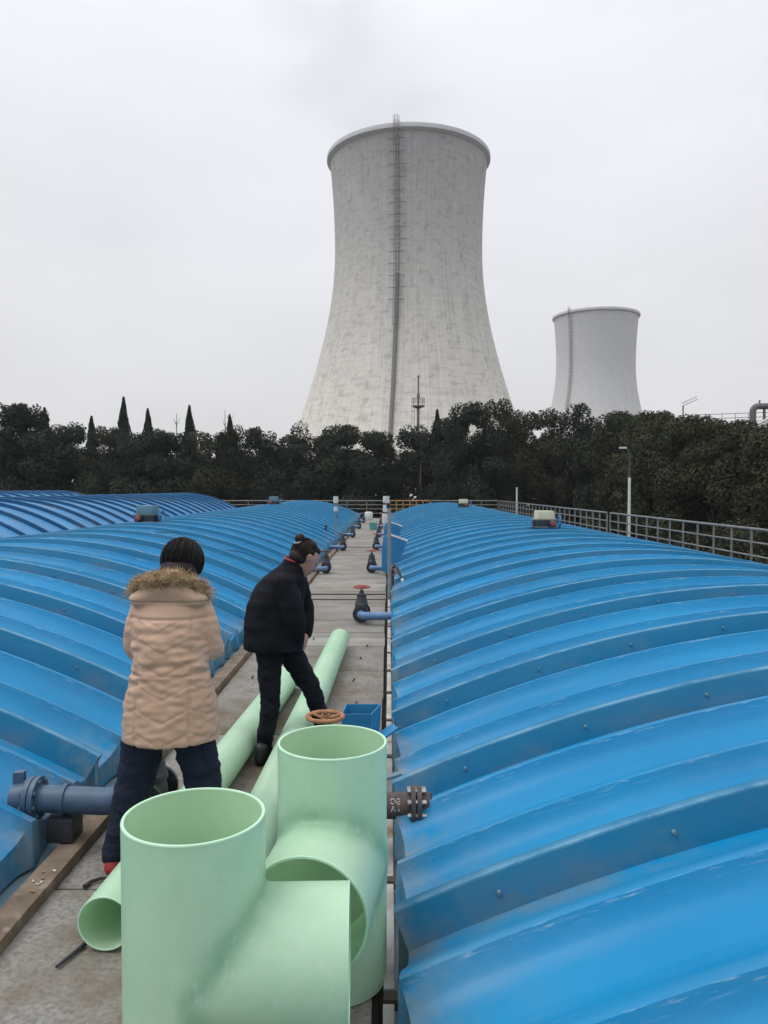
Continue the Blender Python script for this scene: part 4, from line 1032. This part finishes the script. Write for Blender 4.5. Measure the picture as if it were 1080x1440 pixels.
# --- person in the black padded jacket, bending to the right over the pipe
PB = (-0.66, 5.2, 0.0)
pb = empty('person', PB); tag(pb, 'bending person in black coat and trousers, hair in a bun, astride the right pipe', 'person')
X = lambda x, y, z: (x + 0.66, y - 5.2, z)
yawB = R(-62)                                     # head space y forward -> towards +x and a little away
hmB = (Euler((0, 0, yawB)).to_matrix() @ Euler((R(-38), 0, 0)).to_matrix())
hcB = Vector(X(-0.555, 5.17, 1.335))
bd = MB(); TB = head(bd, hcB, hmB)
limb(bd, (X(-0.66, 5.18, 1.22), 0.06), (X(-0.63, 5.17, 1.28), 0.053), (X(-0.585, 5.16, 1.31), 0.055))
hull(bd, (X(-0.70, 5.05, 1.19), 0.05), (X(-0.66, 5.32, 1.19), 0.05), (X(-0.76, 5.12, 0.92), 0.09), (X(-0.72, 5.26, 0.92), 0.09))
hull(bd, (X(-0.76, 5.12, 0.92), 0.09), (X(-0.72, 5.26, 0.92), 0.09), (X(-0.78, 5.13, 0.83), 0.09), (X(-0.69, 5.24, 0.83), 0.09))
limb(bd, (X(-0.665, 5.02, 1.175), 0.045), (X(-0.605, 5.03, 0.95), 0.04), (X(-0.62, 5.16, 0.80), 0.03))
hand(bd, X(-0.625, 5.175, 0.785), (-0.05, 0.8, -0.5), (-0.6, 0, -0.4), 1)
limb(bd, (X(-0.62, 5.32, 1.175), 0.045), (X(-0.575, 5.36, 0.96), 0.04), (X(-0.565, 5.30, 0.83), 0.03))
hand(bd, X(-0.565, 5.285, 0.815), (-0.1, -0.7, -0.6), (-0.7, 0, -0.3), -1)
limb(bd, (X(-0.785, 5.13, 0.74), 0.08), (X(-0.775, 5.10, 0.40), 0.05), (X(-0.83, 5.12, 0.08), 0.036))
limb(bd, (X(-0.69, 5.24, 0.74), 0.08), (X(-0.53, 5.25, 0.46), 0.05), (X(-0.42, 5.33, 0.09), 0.036))
obj('body', remesh(bd, 'body', MAT['skin'], 0.008, 3), pb)
for s_ in (-1, 1):
    ey = MB(); ey.lathe([(0.0, -0.005), (0.006, -0.003), (0.007, 0.0), (0.004, 0.003), (0.0, 0.004)], 10)
    e_ = obj('eye', ey.mesh('eye', MAT['hair']), pb, TB(s_ * 0.030, 0.0765, 0.010)); e_.rotation_euler = (hmB @ Matrix.Rotation(R(-90), 3, 'X')).to_euler()
tr = MB()
limb(tr, (X(-0.79, 5.14, 0.77), (0.094, 0.10, 0.09)), (X(-0.785, 5.11, 0.52), (0.075, 0.08, 0.08)), (X(-0.778, 5.10, 0.38), (0.062, 0.07, 0.07)), (X(-0.815, 5.11, 0.16), (0.058, 0.064, 0.05)), (X(-0.83, 5.12, 0.07), (0.048, 0.055, 0.03)))
limb(tr, (X(-0.70, 5.23, 0.77), (0.094, 0.10, 0.09)), (X(-0.60, 5.24, 0.58), (0.078, 0.08, 0.08)), (X(-0.525, 5.25, 0.455), (0.065, 0.07, 0.07)), (X(-0.455, 5.30, 0.2), (0.06, 0.065, 0.05)), (X(-0.42, 5.33, 0.075), (0.05, 0.055, 0.03)))
hull(tr, (X(-0.79, 5.14, 0.80), (0.11, 0.11, 0.09)), (X(-0.69, 5.24, 0.80), (0.11, 0.11, 0.09)))
obj('trousers', remesh(tr, 'trousers', MAT['blacktrouser'], 0.009, 6, wrinkle(12, 0.006)), pb)
for (x, yy, rz) in ((-0.825, 5.10, -0.2), (-0.405, 5.35, -0.9)):
    sh = MB(); hull(sh, ((0, -0.06, 0.035), (0.038, 0.045, 0.035)), ((0, 0.12, 0.026), (0.042, 0.055, 0.024)), ((0, -0.04, 0.11), (0.044, 0.048, 0.03)))
    obj('boot', remesh(sh, 'boot', MAT['darkshoe'], 0.008, 3), pb, X(x, yy, 0), (0, 0, rz))
ct = MB()
def rB(x, y, z, rx, ry): q = X(x, y, z); return (q[0], q[1], q[2], rx, ry)
rings(ct, [rB(-0.765, 5.17, 0.735, 0.195, 0.175), rB(-0.765, 5.17, 0.80, 0.20, 0.178), rB(-0.765, 5.17, 0.92, 0.195, 0.178), rB(-0.75, 5.17, 1.05, 0.185, 0.178), rB(-0.72, 5.17, 1.15, 0.168, 0.17),
           rB(-0.695, 5.17, 1.215, 0.14, 0.15), rB(-0.665, 5.17, 1.26, 0.105, 0.105), rB(-0.64, 5.17, 1.30, 0.075, 0.075), rB(-0.625, 5.17, 1.335, 0.066, 0.066)], 48)
limb(ct, (X(-0.675, 5.03, 1.18), 0.075), (X(-0.635, 5.02, 1.07), 0.076), (X(-0.605, 5.03, 0.94), 0.072), (X(-0.615, 5.10, 0.82), 0.060), (X(-0.62, 5.15, 0.79), 0.056))
limb(ct, (X(-0.63, 5.30, 1.18), 0.075), (X(-0.58, 5.35, 0.96), 0.070), (X(-0.57, 5.30, 0.83), 0.056))
obj('coat', remesh(ct, 'coat', MAT['blackcloth'], 0.008, 7, lambda p, n_: 0.007 * mnoise.noise(Vector((p.x * 7, p.y * 7, p.z * 22))) + 0.005 * mnoise.noise(p * 16)), pb)
cl_ = MB(); q = X(-0.628, 5.165, 1.325); cl_.torus((0, 0, 0), 0.068, 0.006, 'Z', 28, 6)
o_ = cl_.build('red_collar', MAT['redshoe'], pb, q); o_.rotation_euler = (0, R(18), 0)
hb = MB()
hull(hb, (TB(0, -0.036, 0.034), (0.085, 0.082, 0.090), hmB), (TB(0, -0.05, -0.015), (0.078, 0.062, 0.06), hmB))
hull(hb, (TB(0, 0.028, 0.084), (0.058, 0.034, 0.027), hmB), (TB(0, -0.03, 0.09), (0.06, 0.05, 0.04), hmB))
hr = obj('hair', remesh(hb, 'hair', MAT['hair2'], 0.007, 4, hair_disp), pb)
bn = MB(); hull(bn, (TB(0, -0.115, 0.085), (0.036, 0.033, 0.034), hmB), (TB(0.0, -0.09, 0.06), (0.032, 0.03, 0.032), hmB))
obj('hair_bun', remesh(bn, 'hair_bun', MAT['hair2'], 0.006, 3, hair_disp), hr)
cpb = MB(); cpb.torus((0, 0, 0), 0.036, 0.007, 'Z', 18, 6); cq = obj('hair_clip', cpb.mesh('hair_clip', MAT['bolt']), hr, TB(0, -0.098, 0.068)); cq.rotation_euler = (hmB @ Matrix.Rotation(R(50), 3, 'X')).to_euler()
stB = scalp_strands(TB(0, -0.034, 0.030), (0.088, 0.086, 0.095), hmB, 1100, lambda a: R(112) if abs(a) > 1.75 else (R(62) if abs(a) > 1.2 else R(46)), rg, 1.03)
obj('hair_strands', ribbons('hair_strands', stB, 0.0015, MAT['hair2'], rg), hr)['kind'] = 'stuff'

# ------------------------------------------------------------------ trees
def leaf_mesh(name, pts, nrm, size, mat, rng):
    n = len(pts)
    L = size * rng.uniform(0.7, 1.3, n)[:, None]
    a = rng.normal(size=(n, 3)); a -= nrm * np.sum(a * nrm, 1)[:, None]; a /= np.linalg.norm(a, axis=1)[:, None] + 1e-9
    b = np.cross(nrm, a)
    V = np.stack([pts - a * L * 0.5, pts + b * L * 0.26 + nrm * L * 0.06, pts + a * L * 0.5, pts - b * L * 0.26 + nrm * L * 0.06], 1).reshape(-1, 3)
    F = np.arange(n * 4).reshape(-1, 4)
    me = bpy.data.meshes.new(name); me.from_pydata(V.tolist(), [], F.tolist()); me.materials.append(mat); return me
def crown_mesh(seed, n_leaf, size, mat, rad=2.5, zlo=1.2, zhi=10.0, n_lobes=34, lobe=(0.7, 1.25)):
    rng = np.random.default_rng(seed)
    P = []; N = []
    cs = []
    for i in range(n_lobes):
        t = rng.uniform(0, 1); z = zlo + (zhi - zlo) * t
        w = rad * (math.sin(PI * (0.12 + 0.80 * t)) ** 0.6)
        th = rng.uniform(0, 2 * PI); rr = w * math.sqrt(rng.uniform(0.1, 1)) * 0.8
        lr = rng.uniform(*lobe) * (1.0 if t < 0.75 else 0.72)
        cs.append((rr * math.cos(th), rr * math.sin(th), min(z, zhi - lr * 0.8), lr))
    wt = np.array([c[3] ** 2 for c in cs]); wt /= wt.sum()
    for c, k in zip(cs, rng.multinomial(n_leaf, wt)):
        d = rng.normal(size=(k, 3)); d /= np.linalg.norm(d, axis=1)[:, None]
        rr = c[3] * (0.55 + 0.5 * rng.uniform(0, 1, k) ** 0.6)[:, None]
        # sub-clumps: pull leaves towards a few twig directions
        tw = rng.normal(size=(9, 3)); tw /= np.linalg.norm(tw, axis=1)[:, None]
        j = rng.integers(0, 9, k); d = d * 0.62 + tw[j] * 0.5; d /= np.linalg.norm(d, axis=1)[:, None]
        P.append(np.array(c[:3]) + d * rr * np.array([1, 1, 0.85])); q = d + rng.normal(size=(k, 3)) * 0.7 + np.array([0, 0, 0.35]); q /= np.linalg.norm(q, axis=1)[:, None]; N.append(q)
    return leaf_mesh('crown', np.concatenate(P), np.concatenate(N), size, mat, rng)
def trunk_mesh(seed, h=7.5, r=0.2, limbs=6):
    rr = random.Random(seed); b = MB()
    pts = [(rr.gauss(0, 0.08) * i, rr.gauss(0, 0.08) * i, h * i / 6) for i in range(7)]
    b.tube(pts, [r * (1.25 - 0.18 * i) for i in range(7)], 8)
    for k in range(limbs):
        i = rr.randint(2, 5); p = Vector(pts[i]); a = rr.uniform(0, 2 * PI); L = rr.uniform(1.2, 2.4)
        q = [p, p + Vector((math.cos(a) * L * 0.4, math.sin(a) * L * 0.4, L * 0.35)), p + Vector((math.cos(a) * L * 0.8, math.sin(a) * L * 0.8, L * 0.9))]
        b.tube(q, [r * 0.5, r * 0.32, r * 0.12], 6)
    return b.mesh('trunk', MAT['bark'])
CROWNS = [crown_mesh(20 + i, 21000, 0.20, MAT['leaf' if i % 3 else 'leaf2']) for i in range(5)]
CR_OLIVE = [crown_mesh(40 + i, 24000, 0.17, MAT['leaf2'], 2.7) for i in range(2)]
CR_SPARSE = crown_mesh(61, 4200, 0.22, MAT['leaf'], 2.3, 3.5, 10.0, 22, (0.5, 0.9))
TRUNKS = [trunk_mesh(5 + i) for i in range(3)]
tg = random.Random(21)
def tree(x, y, ztop, crown, label, group, sx=1.0):
    s_ = (ztop + 5.0) / 10.0
    root = empty('evergreen_tree', (x, y, -5), tg.uniform(0, 6.28)); tag(root, label, 'tree', group); root.scale = (sx, sx, s_)
    obj('trunk', tg.choice(TRUNKS), root); obj('crown', crown, root)
xs_ = [-36, -33, -29.8, -27.7, -25.7, -24.8, -23, -21.6, -20, -16.7, -13.5, -9.7, -6.9, -5, -3.6, -2, 0.7, 2.3, 3.6, 5.1, 7.8, 9.2, 10.2, 11.6, 15.4, 19.3, 26]
zs_ = [7.5, 7.8, 7.9, 8.1, 7.5, 6.5, 7.2, 6.5, 5.9, 6.0, 6.0, 6.3, 5.7, 7.0, 6.5, 6.0, 6.2, 6.0, 6.3, 7.4, 8.2, 7.8, 7.4, 7.9, 7.8, 7.4, 7.0]
topz = lambda x: float(np.interp(x, xs_, zs_)) + 0.3
x = -31.0; ti = 0
ORD = ('first', 'second', 'third', 'fourth', 'fifth', 'sixth', 'seventh', 'eighth', 'ninth', 'tenth', 'eleventh', 'twelfth', 'thirteenth', 'fourteenth', 'fifteenth', 'sixteenth', 'seventeenth', 'eighteenth', 'nineteenth', 'twentieth', 'twenty-first', 'twenty-second', 'twenty-third', 'twenty-fourth', 'twenty-fifth', 'twenty-sixth', 'twenty-seventh', 'twenty-eighth', 'twenty-ninth', 'thirtieth')
while x < 19:
    if 1.0 < x < 3.6:
        tree(2.3, 59.0, 6.6, CR_SPARSE, 'thin-crowned tree with sky showing through, just left of the small cypress', 'trees of the belt behind the tanks', 1.0); x = 4.6; continue
    tree(x, 58.5 + tg.uniform(-0.9, 0.9), topz(x) * tg.uniform(0.93, 1.01), tg.choice(CROWNS), 'dark evergreen in the belt behind the far railing, %s from the left' % ORD[min(ti, 29)], 'trees of the belt behind the tanks', tg.uniform(0.85, 1.1)); ti += 1; x += tg.uniform(1.75, 2.5)
tree(2.2, 62.8, 6.4, CROWNS[1], 'lower evergreen seen through the thin-crowned tree', 'trees filling the back of the belt', 1.2)
x = -32
while x < 22:
    if not 1.2 < x < 3.5:
        tree(x, 62.5 + tg.uniform(-0.8, 0.8), topz(x * 60 / 62.5) * 0.96 + 0.1, tg.choice(CROWNS), 'dark evergreen filling the back of the belt, only its top showing', 'trees filling the back of the belt', tg.uniform(0.95, 1.2))
    x += tg.uniform(2.6, 3.4)
for ti, (x, y, zt) in enumerate(((15.4, 54.5, 7.0), (15.0, 51.0, 6.6), (15.8, 47.4, 6.3), (15.2, 44.0, 5.9), (15.9, 40.5, 5.5), (15.3, 37.2, 4.9), (15.9, 34.2, 4.4), (15.4, 31.2, 4.0))):
    tree(x, y, zt, tg.choice(CR_OLIVE) if y < 46 else tg.choice(CROWNS), 'evergreen in the row behind the right railing, %s counting from the far corner' % ORD[ti], 'trees behind the right railing', tg.uniform(0.9, 1.05))
for (x, y, zt) in ((18.6, 56, 7.2), (18.8, 52, 6.8), (18.9, 48, 6.2), (19, 44, 5.6), (19.2, 40, 5.1), (19, 36, 4.5), (19.2, 32, 4.1)):
    tree(x, y, zt, tg.choice(CROWNS + CR_OLIVE), 'evergreen behind the right-hand row, only its top showing', 'back trees on the right', 1.1)

def cypress_mesh(seed):
    rng = np.random.default_rng(seed); n = 9000
    z = rng.uniform(0, 1, n) ** 0.6; th = rng.uniform(0, 2 * PI, n)
    rad = np.minimum(2.5 * (1 - z) ** 0.9, 1.15) * (0.75 + 0.25 * np.sin(th * 3 + z * 20)) * rng.uniform(0.55, 1.05, n) + 0.03
    P = np.stack([rad * np.cos(th), rad * np.sin(th), 0.6 + z * 9.4], 1)
    N = np.stack([np.cos(th), np.sin(th), rng.uniform(0, 1, n)], 1) + rng.normal(size=(n, 3)) * 0.4; N /= np.linalg.norm(N, axis=1)[:, None]
    return leaf_mesh('crown', P, N, 0.20, MAT['cypress'], rng)
CYP = [cypress_mesh(3), cypress_mesh(4)]
cyl_ = [(-33.0, 75, 9.5, 'cypress tip just showing above the bushy tree at far left'), (-28.5, 75, 8.7, 'small cypress tip between the far-left bushy tree and the tallest cypress'),
        (-25.4, 75, 10.5, 'tallest dark cypress standing above the belt on the left'), (-23.1, 75, 9.4, 'shorter cypress second from left of the four clear spires'),
        (-19.1, 75, 9.7, 'cypress third from left of the four clear spires'), (-14.3, 75, 8.8, 'leaning cypress nearest the big cooling tower on its left'), (4.6, 75, 9.3, 'small cypress in front of the big cooling tower')]
for i, (x, y, zt, lb) in enumerate(cyl_):
    s_ = (zt + 5) / 10; root = empty('cypress_tree', (x, y, -5), i * 1.3); tag(root, lb, 'cypress', 'cypresses above the belt'); root.scale = (1.05, 1.05, s_)
    if i == 5: root.rotation_euler = (0, R(-4), 0.4)
    t = MB(); t.cyl((0, 0, 0), (0, 0, 8.5), 0.16, 0.03, 8); t.build('trunk', MAT['bark'], root); obj('crown', CYP[i % 2], root)
for i, (x, zt, lb) in enumerate(((-20.35, 9.0, 'bare thin sapling between the two middle cypresses'), (-15.7, 9.3, 'left of two bare thin saplings by the leaning cypress'), (-15.2, 9.1, 'right of two bare thin saplings by the leaning cypress'))):
    root = empty('bare_sapling', (x, 75, -5)); tag(root, lb, 'sapling', 'bare saplings above the belt')
    t = MB(); t.tube([(0, 0, 0), (0.05, 0, (zt + 5) * 0.6), (0, 0, zt + 5)], [0.12, 0.07, 0.02], 6); t.build('trunk', MAT['bark'], root)
    tw_ = MB(); rr_ = random.Random(i)
    for k in range(9):
        z = (zt + 5) * rr_.uniform(0.6, 0.95); a = rr_.uniform(0, 6.28); tw_.tube([(0, 0, z), (math.cos(a) * 0.35, math.sin(a) * 0.35, z + 0.7)], [0.03, 0.01], 5)
    tw_.build('twigs', MAT['bark'], root)['kind'] = 'stuff'

# ------------------------------------------------------------------ cooling towers
def cooling_tower(loc, mat, label, ladder_az, riser, size=1.0, rz=0.0):
    root = empty('cooling_tower', loc, rz); tag(root, label, 'cooling tower', 'concrete cooling towers')
    zt, a, c, zthroat = 89.6, 18.55, 39.0, 66.5          # hyperbola: throat radius a at zthroat
    rad = lambda z: a * math.sqrt(1 + ((z - zthroat) / (c if z < zthroat else c * 1.55)) ** 2)
    prof = [(rad(z), z) for z in np.linspace(6.0, zt, 70)]
    b = MB(); b.lathe(prof + [(rad(zt) - 0.5, zt)] + [(rad(z) - 0.5, z) for z in np.linspace(zt - 0.5, 6.0, 30)], 128); b.build('shell', mat, root, angle=50)
    rm = MB(); rt = rad(zt)
    rm.lathe([(rt - 0.1, zt - 1.5), (rt + 0.5, zt - 1.0), (rt + 0.65, zt - 0.9), (rt + 0.65, zt + 0.05), (rt + 0.55, zt + 0.2), (rt - 0.7, zt + 0.2), (rt - 0.7, zt - 0.4)], 128); rm.build('rim', MAT['tower_far'], root, angle=50)
    lg = MB()
    for k in range(36):
        for s_ in (-1, 1):
            a0 = 2 * PI * k / 36; a1 = a0 + s_ * PI / 36; r0 = rad(6) + 2.2; r1 = rad(6.2)
            lg.tube([(r0 * math.cos(a0), r0 * math.sin(a0), 0), (r1 * math.cos(a1), r1 * math.sin(a1), 6.4)], 0.35, 6)
    lg.build('diagonal_columns', mat, root)['kind'] = 'stuff'
    u = Vector((math.sin(ladder_az), -math.cos(ladder_az), 0)); w = Vector((math.cos(ladder_az), math.sin(ladder_az), 0))
    P = lambda z, off, side: u * (rad(z) + off) + w * side + Vector((0, 0, z))
    la = MB()
    zz = list(np.linspace(8, zt + 1.7, 40))
    for side in (-0.35, 0.35): la.tube([P(min(z, zt), 0.5 + (0.7 if z > zt - 2.6 else 0), side) + Vector((0, 0, max(0, z - zt))) for z in zz], 0.07, 5)
    for z in np.arange(9, zt + 1.4, 1.0): la.tube([P(min(z, zt), 0.5, -0.35) + Vector((0, 0, max(0, z - zt))), P(min(z, zt), 0.5, 0.35) + Vector((0, 0, max(0, z - zt)))], 0.05, 4)
    la.build('ladder', MAT['ladder'], root)
    cg = MB()
    for z in np.arange(44, zt + 1.4, 1.7):
        zc = min(z, zt); up = Vector((0, 0, max(0, z - zt)))
        cg.tube([P(zc, 0.3, -0.75) + up, P(zc, 1.1, -0.65) + up, P(zc, 1.5, 0) + up, P(zc, 1.1, 0.65) + up, P(zc, 0.3, 0.75) + up], 0.06, 4)
    for side in (-0.65, 0, 0.65): cg.tube([P(min(z, zt), 1.1 + (0.4 if side == 0 else 0), side) + Vector((0, 0, max(0, z - zt))) for z in np.linspace(44, zt + 1.5, 24)], 0.04, 4)
    cg.build('ladder_cage', MAT['ladder'], root)
    if riser:
        for z in np.arange(50, zt - 3, 2.8):                    # landing brackets either side of the cage
            br = MB(); br.tube([P(z, 0.1, -1.9), P(z, 0.5, -1.9), P(z, 0.5, 1.9), P(z, 0.1, 1.9)], 0.07, 4); br.build('landing_bracket', MAT['ladder'], root)
        rs = MB(); rs.tube([P(z, 0.35, 0.15) for z in np.linspace(8, 56, 26)], 0.36, 8); rs.build('riser_pipe', MAT['ladder'], root)
cooling_tower((4.9, 200, -5), MAT['tower'], 'large near cooling tower with dark ladder line, steaming faintly', R(-9), True)
cooling_tower((99.6, 380, -5), MAT['tower_far'], 'smaller-looking far cooling tower on the right', R(-50), False)

# ------------------------------------------------------------------ plant structures above the trees
ms = empty('chimney_mast', (4.1, 110, -5)); tag(ms, 'dark mast with round railed platform in front of the big tower', 'mast')
b = MB(); b.cyl((0, 0, 0), (0, 0, 18.0), 0.22, 0.18, 12); b.build('lower_stack', MAT['grey_far'], ms)
b = MB(); b.lathe([(0.0, 18.0), (0.2, 18.0), (0.9, 18.25), (0.9, 18.4), (0.0, 18.4)], 18); b.build('platform', MAT['ladder'], ms)
b = MB(); b.torus((0, 0, 19.4), 0.9, 0.035, 'Z', 20, 5); b.torus((0, 0, 18.95), 0.9, 0.03, 'Z', 20, 5)
for k in range(8): b.cyl((0.9 * math.cos(k * PI / 4), 0.9 * math.sin(k * PI / 4), 18.4), (0.9 * math.cos(k * PI / 4), 0.9 * math.sin(k * PI / 4), 19.4), 0.03, None, 5)
b.build('guard_rail', MAT['grey_far'], ms)
b = MB(); b.lathe([(0.0, 18.4), (0.14, 18.4), (0.14, 19.3), (0.22, 19.5), (0.20, 19.9), (0.11, 20.2), (0.11, 22.2), (0.15, 22.3), (0.15, 22.6), (0.0, 22.6)], 12); b.build('upper_stack', MAT['ladder'], ms)
b = MB()
for s_ in (-0.9, -0.55): b.cyl((s_, 0, 8), (s_, 0, 18.2), 0.03, None, 5)
for z in np.arange(8, 18, 0.8): b.cyl((-0.9, 0, z), (-0.55, 0, z), 0.025, None, 4)
b.build('ladder', MAT['grey_far'], ms)
gt = empty('pipe_gantry', (41.6, 90, -5)); tag(gt, 'grey pipe gantry with goosenecked pipe at the far right edge', 'gantry')
b = MB(); b.tube([(0, 0, 0), (0, 0, 15.6)] + [(0.6 - 0.6 * math.cos(t), 0, 15.6 + 0.6 * math.sin(t)) for t in np.linspace(0.2, PI / 2, 6)] + [(14, 0, 16.2)], 0.36, 12); b.build('gooseneck_pipe', MAT['grey_far'], gt)
b = MB(); b.cyl((1.3, 0, 0), (1.3, 0, 16.0), 0.16, None, 8); b.build('support', MAT['grey_far'], gt)
b = MB(); b.cyl((0.75, 0, 16.4), (0.75, 0, 16.9), 0.1, None, 8); b.build('vent', MAT['grey_far'], gt)
b = MB(); b.box((-4, 0, 13.9), (9, 0.6, 0.3)); b.build('cable_tray', MAT['grey_far'], gt)
for k, z in enumerate((15.4, 14.9, 14.45)):
    b = MB(); b.tube([(-8.5, 0, z - 0.25), (0, 0, z + 0.05), (8, 0, z + 0.3)], 0.035, 5); b.build('tray_rail', MAT['grey_far'], gt)
for k in range(6):
    b = MB(); b.cyl((-8 + k * 1.5, 0, 14), (-8 + k * 1.5, 0, 15.4), 0.03, None, 5); b.build('tray_post', MAT['grey_far'], gt)
ip = empty('inclined_pipes', (28.2, 60, -5)); tag(ip, 'pair of pale inclined pipes over the trees at the right edge', 'pipe')
for k in range(2):
    b = MB(); b.tube([(-1.1 + 0.45 * k, 0.2 * k, 11.15 - 0.05 * k), (2.6 + 0.45 * k, 0.2 * k, 13.1 - 0.05 * k)], 0.10, 10); b.build('pipe', MAT['white'], ip)
b = MB(); b.cyl((0.3, 0.1, 0), (0.3, 0.1, 11.7), 0.09, None, 8); b.build('support', MAT['grey_far'], ip)
sl_ = empty('street_lamp', (29.9, 80, -5)); tag(sl_, 'street lamp with two white tilted arms above the right trees', 'street lamp')
b = MB(); b.cyl((0, 0, 0), (0, 0, 15.2), 0.1, 0.07, 8); b.build('post', MAT['grey_far'], sl_)
for k in range(2):
    b = MB(); b.box((0.75, 0.1, 15.55 + 0.14 * k - 0.0), (1.6, 0.25, 0.10), 0, 0, R(-24)); b.build('lamp_arm', MAT['white'], sl_, (0.0 - 0.1 * k, 0, 0.12 * k), bevel=0.02)

# ------------------------------------------------------------------ steam and haze
def volume_mat(name, dens, colr, noise_scale=None, aniso=0.0):
    m = bpy.data.materials.new(name); m.use_nodes = True; n, l = nodes_of(m); n.remove(n['Principled BSDF'])
    v = n.new('ShaderNodeVolumePrincipled'); v.inputs['Color'].default_value = (*colr, 1); v.inputs['Density'].default_value = dens; v.inputs['Anisotropy'].default_value = aniso
    l.new(v.outputs[0], n['Material Output'].inputs['Volume'])
    if noise_scale:
        tc = n.new('ShaderNodeTexCoord'); ln = n.new('ShaderNodeVectorMath'); ln.operation = 'LENGTH'; l.new(tc.outputs['Object'], ln.inputs[0])
        fo = n.new('ShaderNodeMapRange'); fo.inputs['From Min'].default_value = 1.0; fo.inputs['From Max'].default_value = 0.25; fo.interpolation_type = 'SMOOTHSTEP'; l.new(ln.outputs['Value'], fo.inputs['Value'])
        nz = n.new('ShaderNodeTexNoise'); nz.inputs['Scale'].default_value = noise_scale; nz.inputs['Detail'].default_value = 4; l.new(tc.outputs['Object'], nz.inputs['Vector'])
        mr = n.new('ShaderNodeMapRange'); mr.inputs['From Min'].default_value = 0.38; mr.inputs['From Max'].default_value = 0.72; mr.inputs['To Max'].default_value = dens; l.new(nz.outputs['Fac'], mr.inputs['Value'])
        mu = n.new('ShaderNodeMath'); mu.operation = 'MULTIPLY'; l.new(mr.outputs[0], mu.inputs[0]); l.new(fo.outputs[0], mu.inputs[1]); l.new(mu.outputs[0], v.inputs['Density'])
    return m
STEAM = volume_mat('steam', 0.034, (0.78, 0.79, 0.82), 1.4)
st_root = empty('steam_plume', (5.3, 200, 88)); tag(st_root, 'faint grey steam drifting up and left from the big cooling tower', 'steam', kind='stuff')
sph = MB(); sph.lathe([(math.sin(t), -math.cos(t)) for t in np.linspace(0.001, PI - 0.001, 20)], 32)
spm = sph.mesh('steam_puff', STEAM)
for (x, z, sx, sz, ry) in ((-3, 7, 24, 13, 0), (-16, 24, 30, 22, -25), (-24, 44, 26, 20, -20)):
    o = obj('steam_puff', spm, st_root, (x, 0, z), (0, R(ry), 0)); o.scale = (sx, 16, sz)
hz = MB(); hz.box((0, 0, 74), (1240, 1240, 160))
hzo = hz.build('haze', volume_mat('thin_haze', 0.00022, (0.93, 0.94, 0.96)), smooth=False); tag(hzo, 'thin pale winter haze over the whole yard', 'haze', kind='stuff')
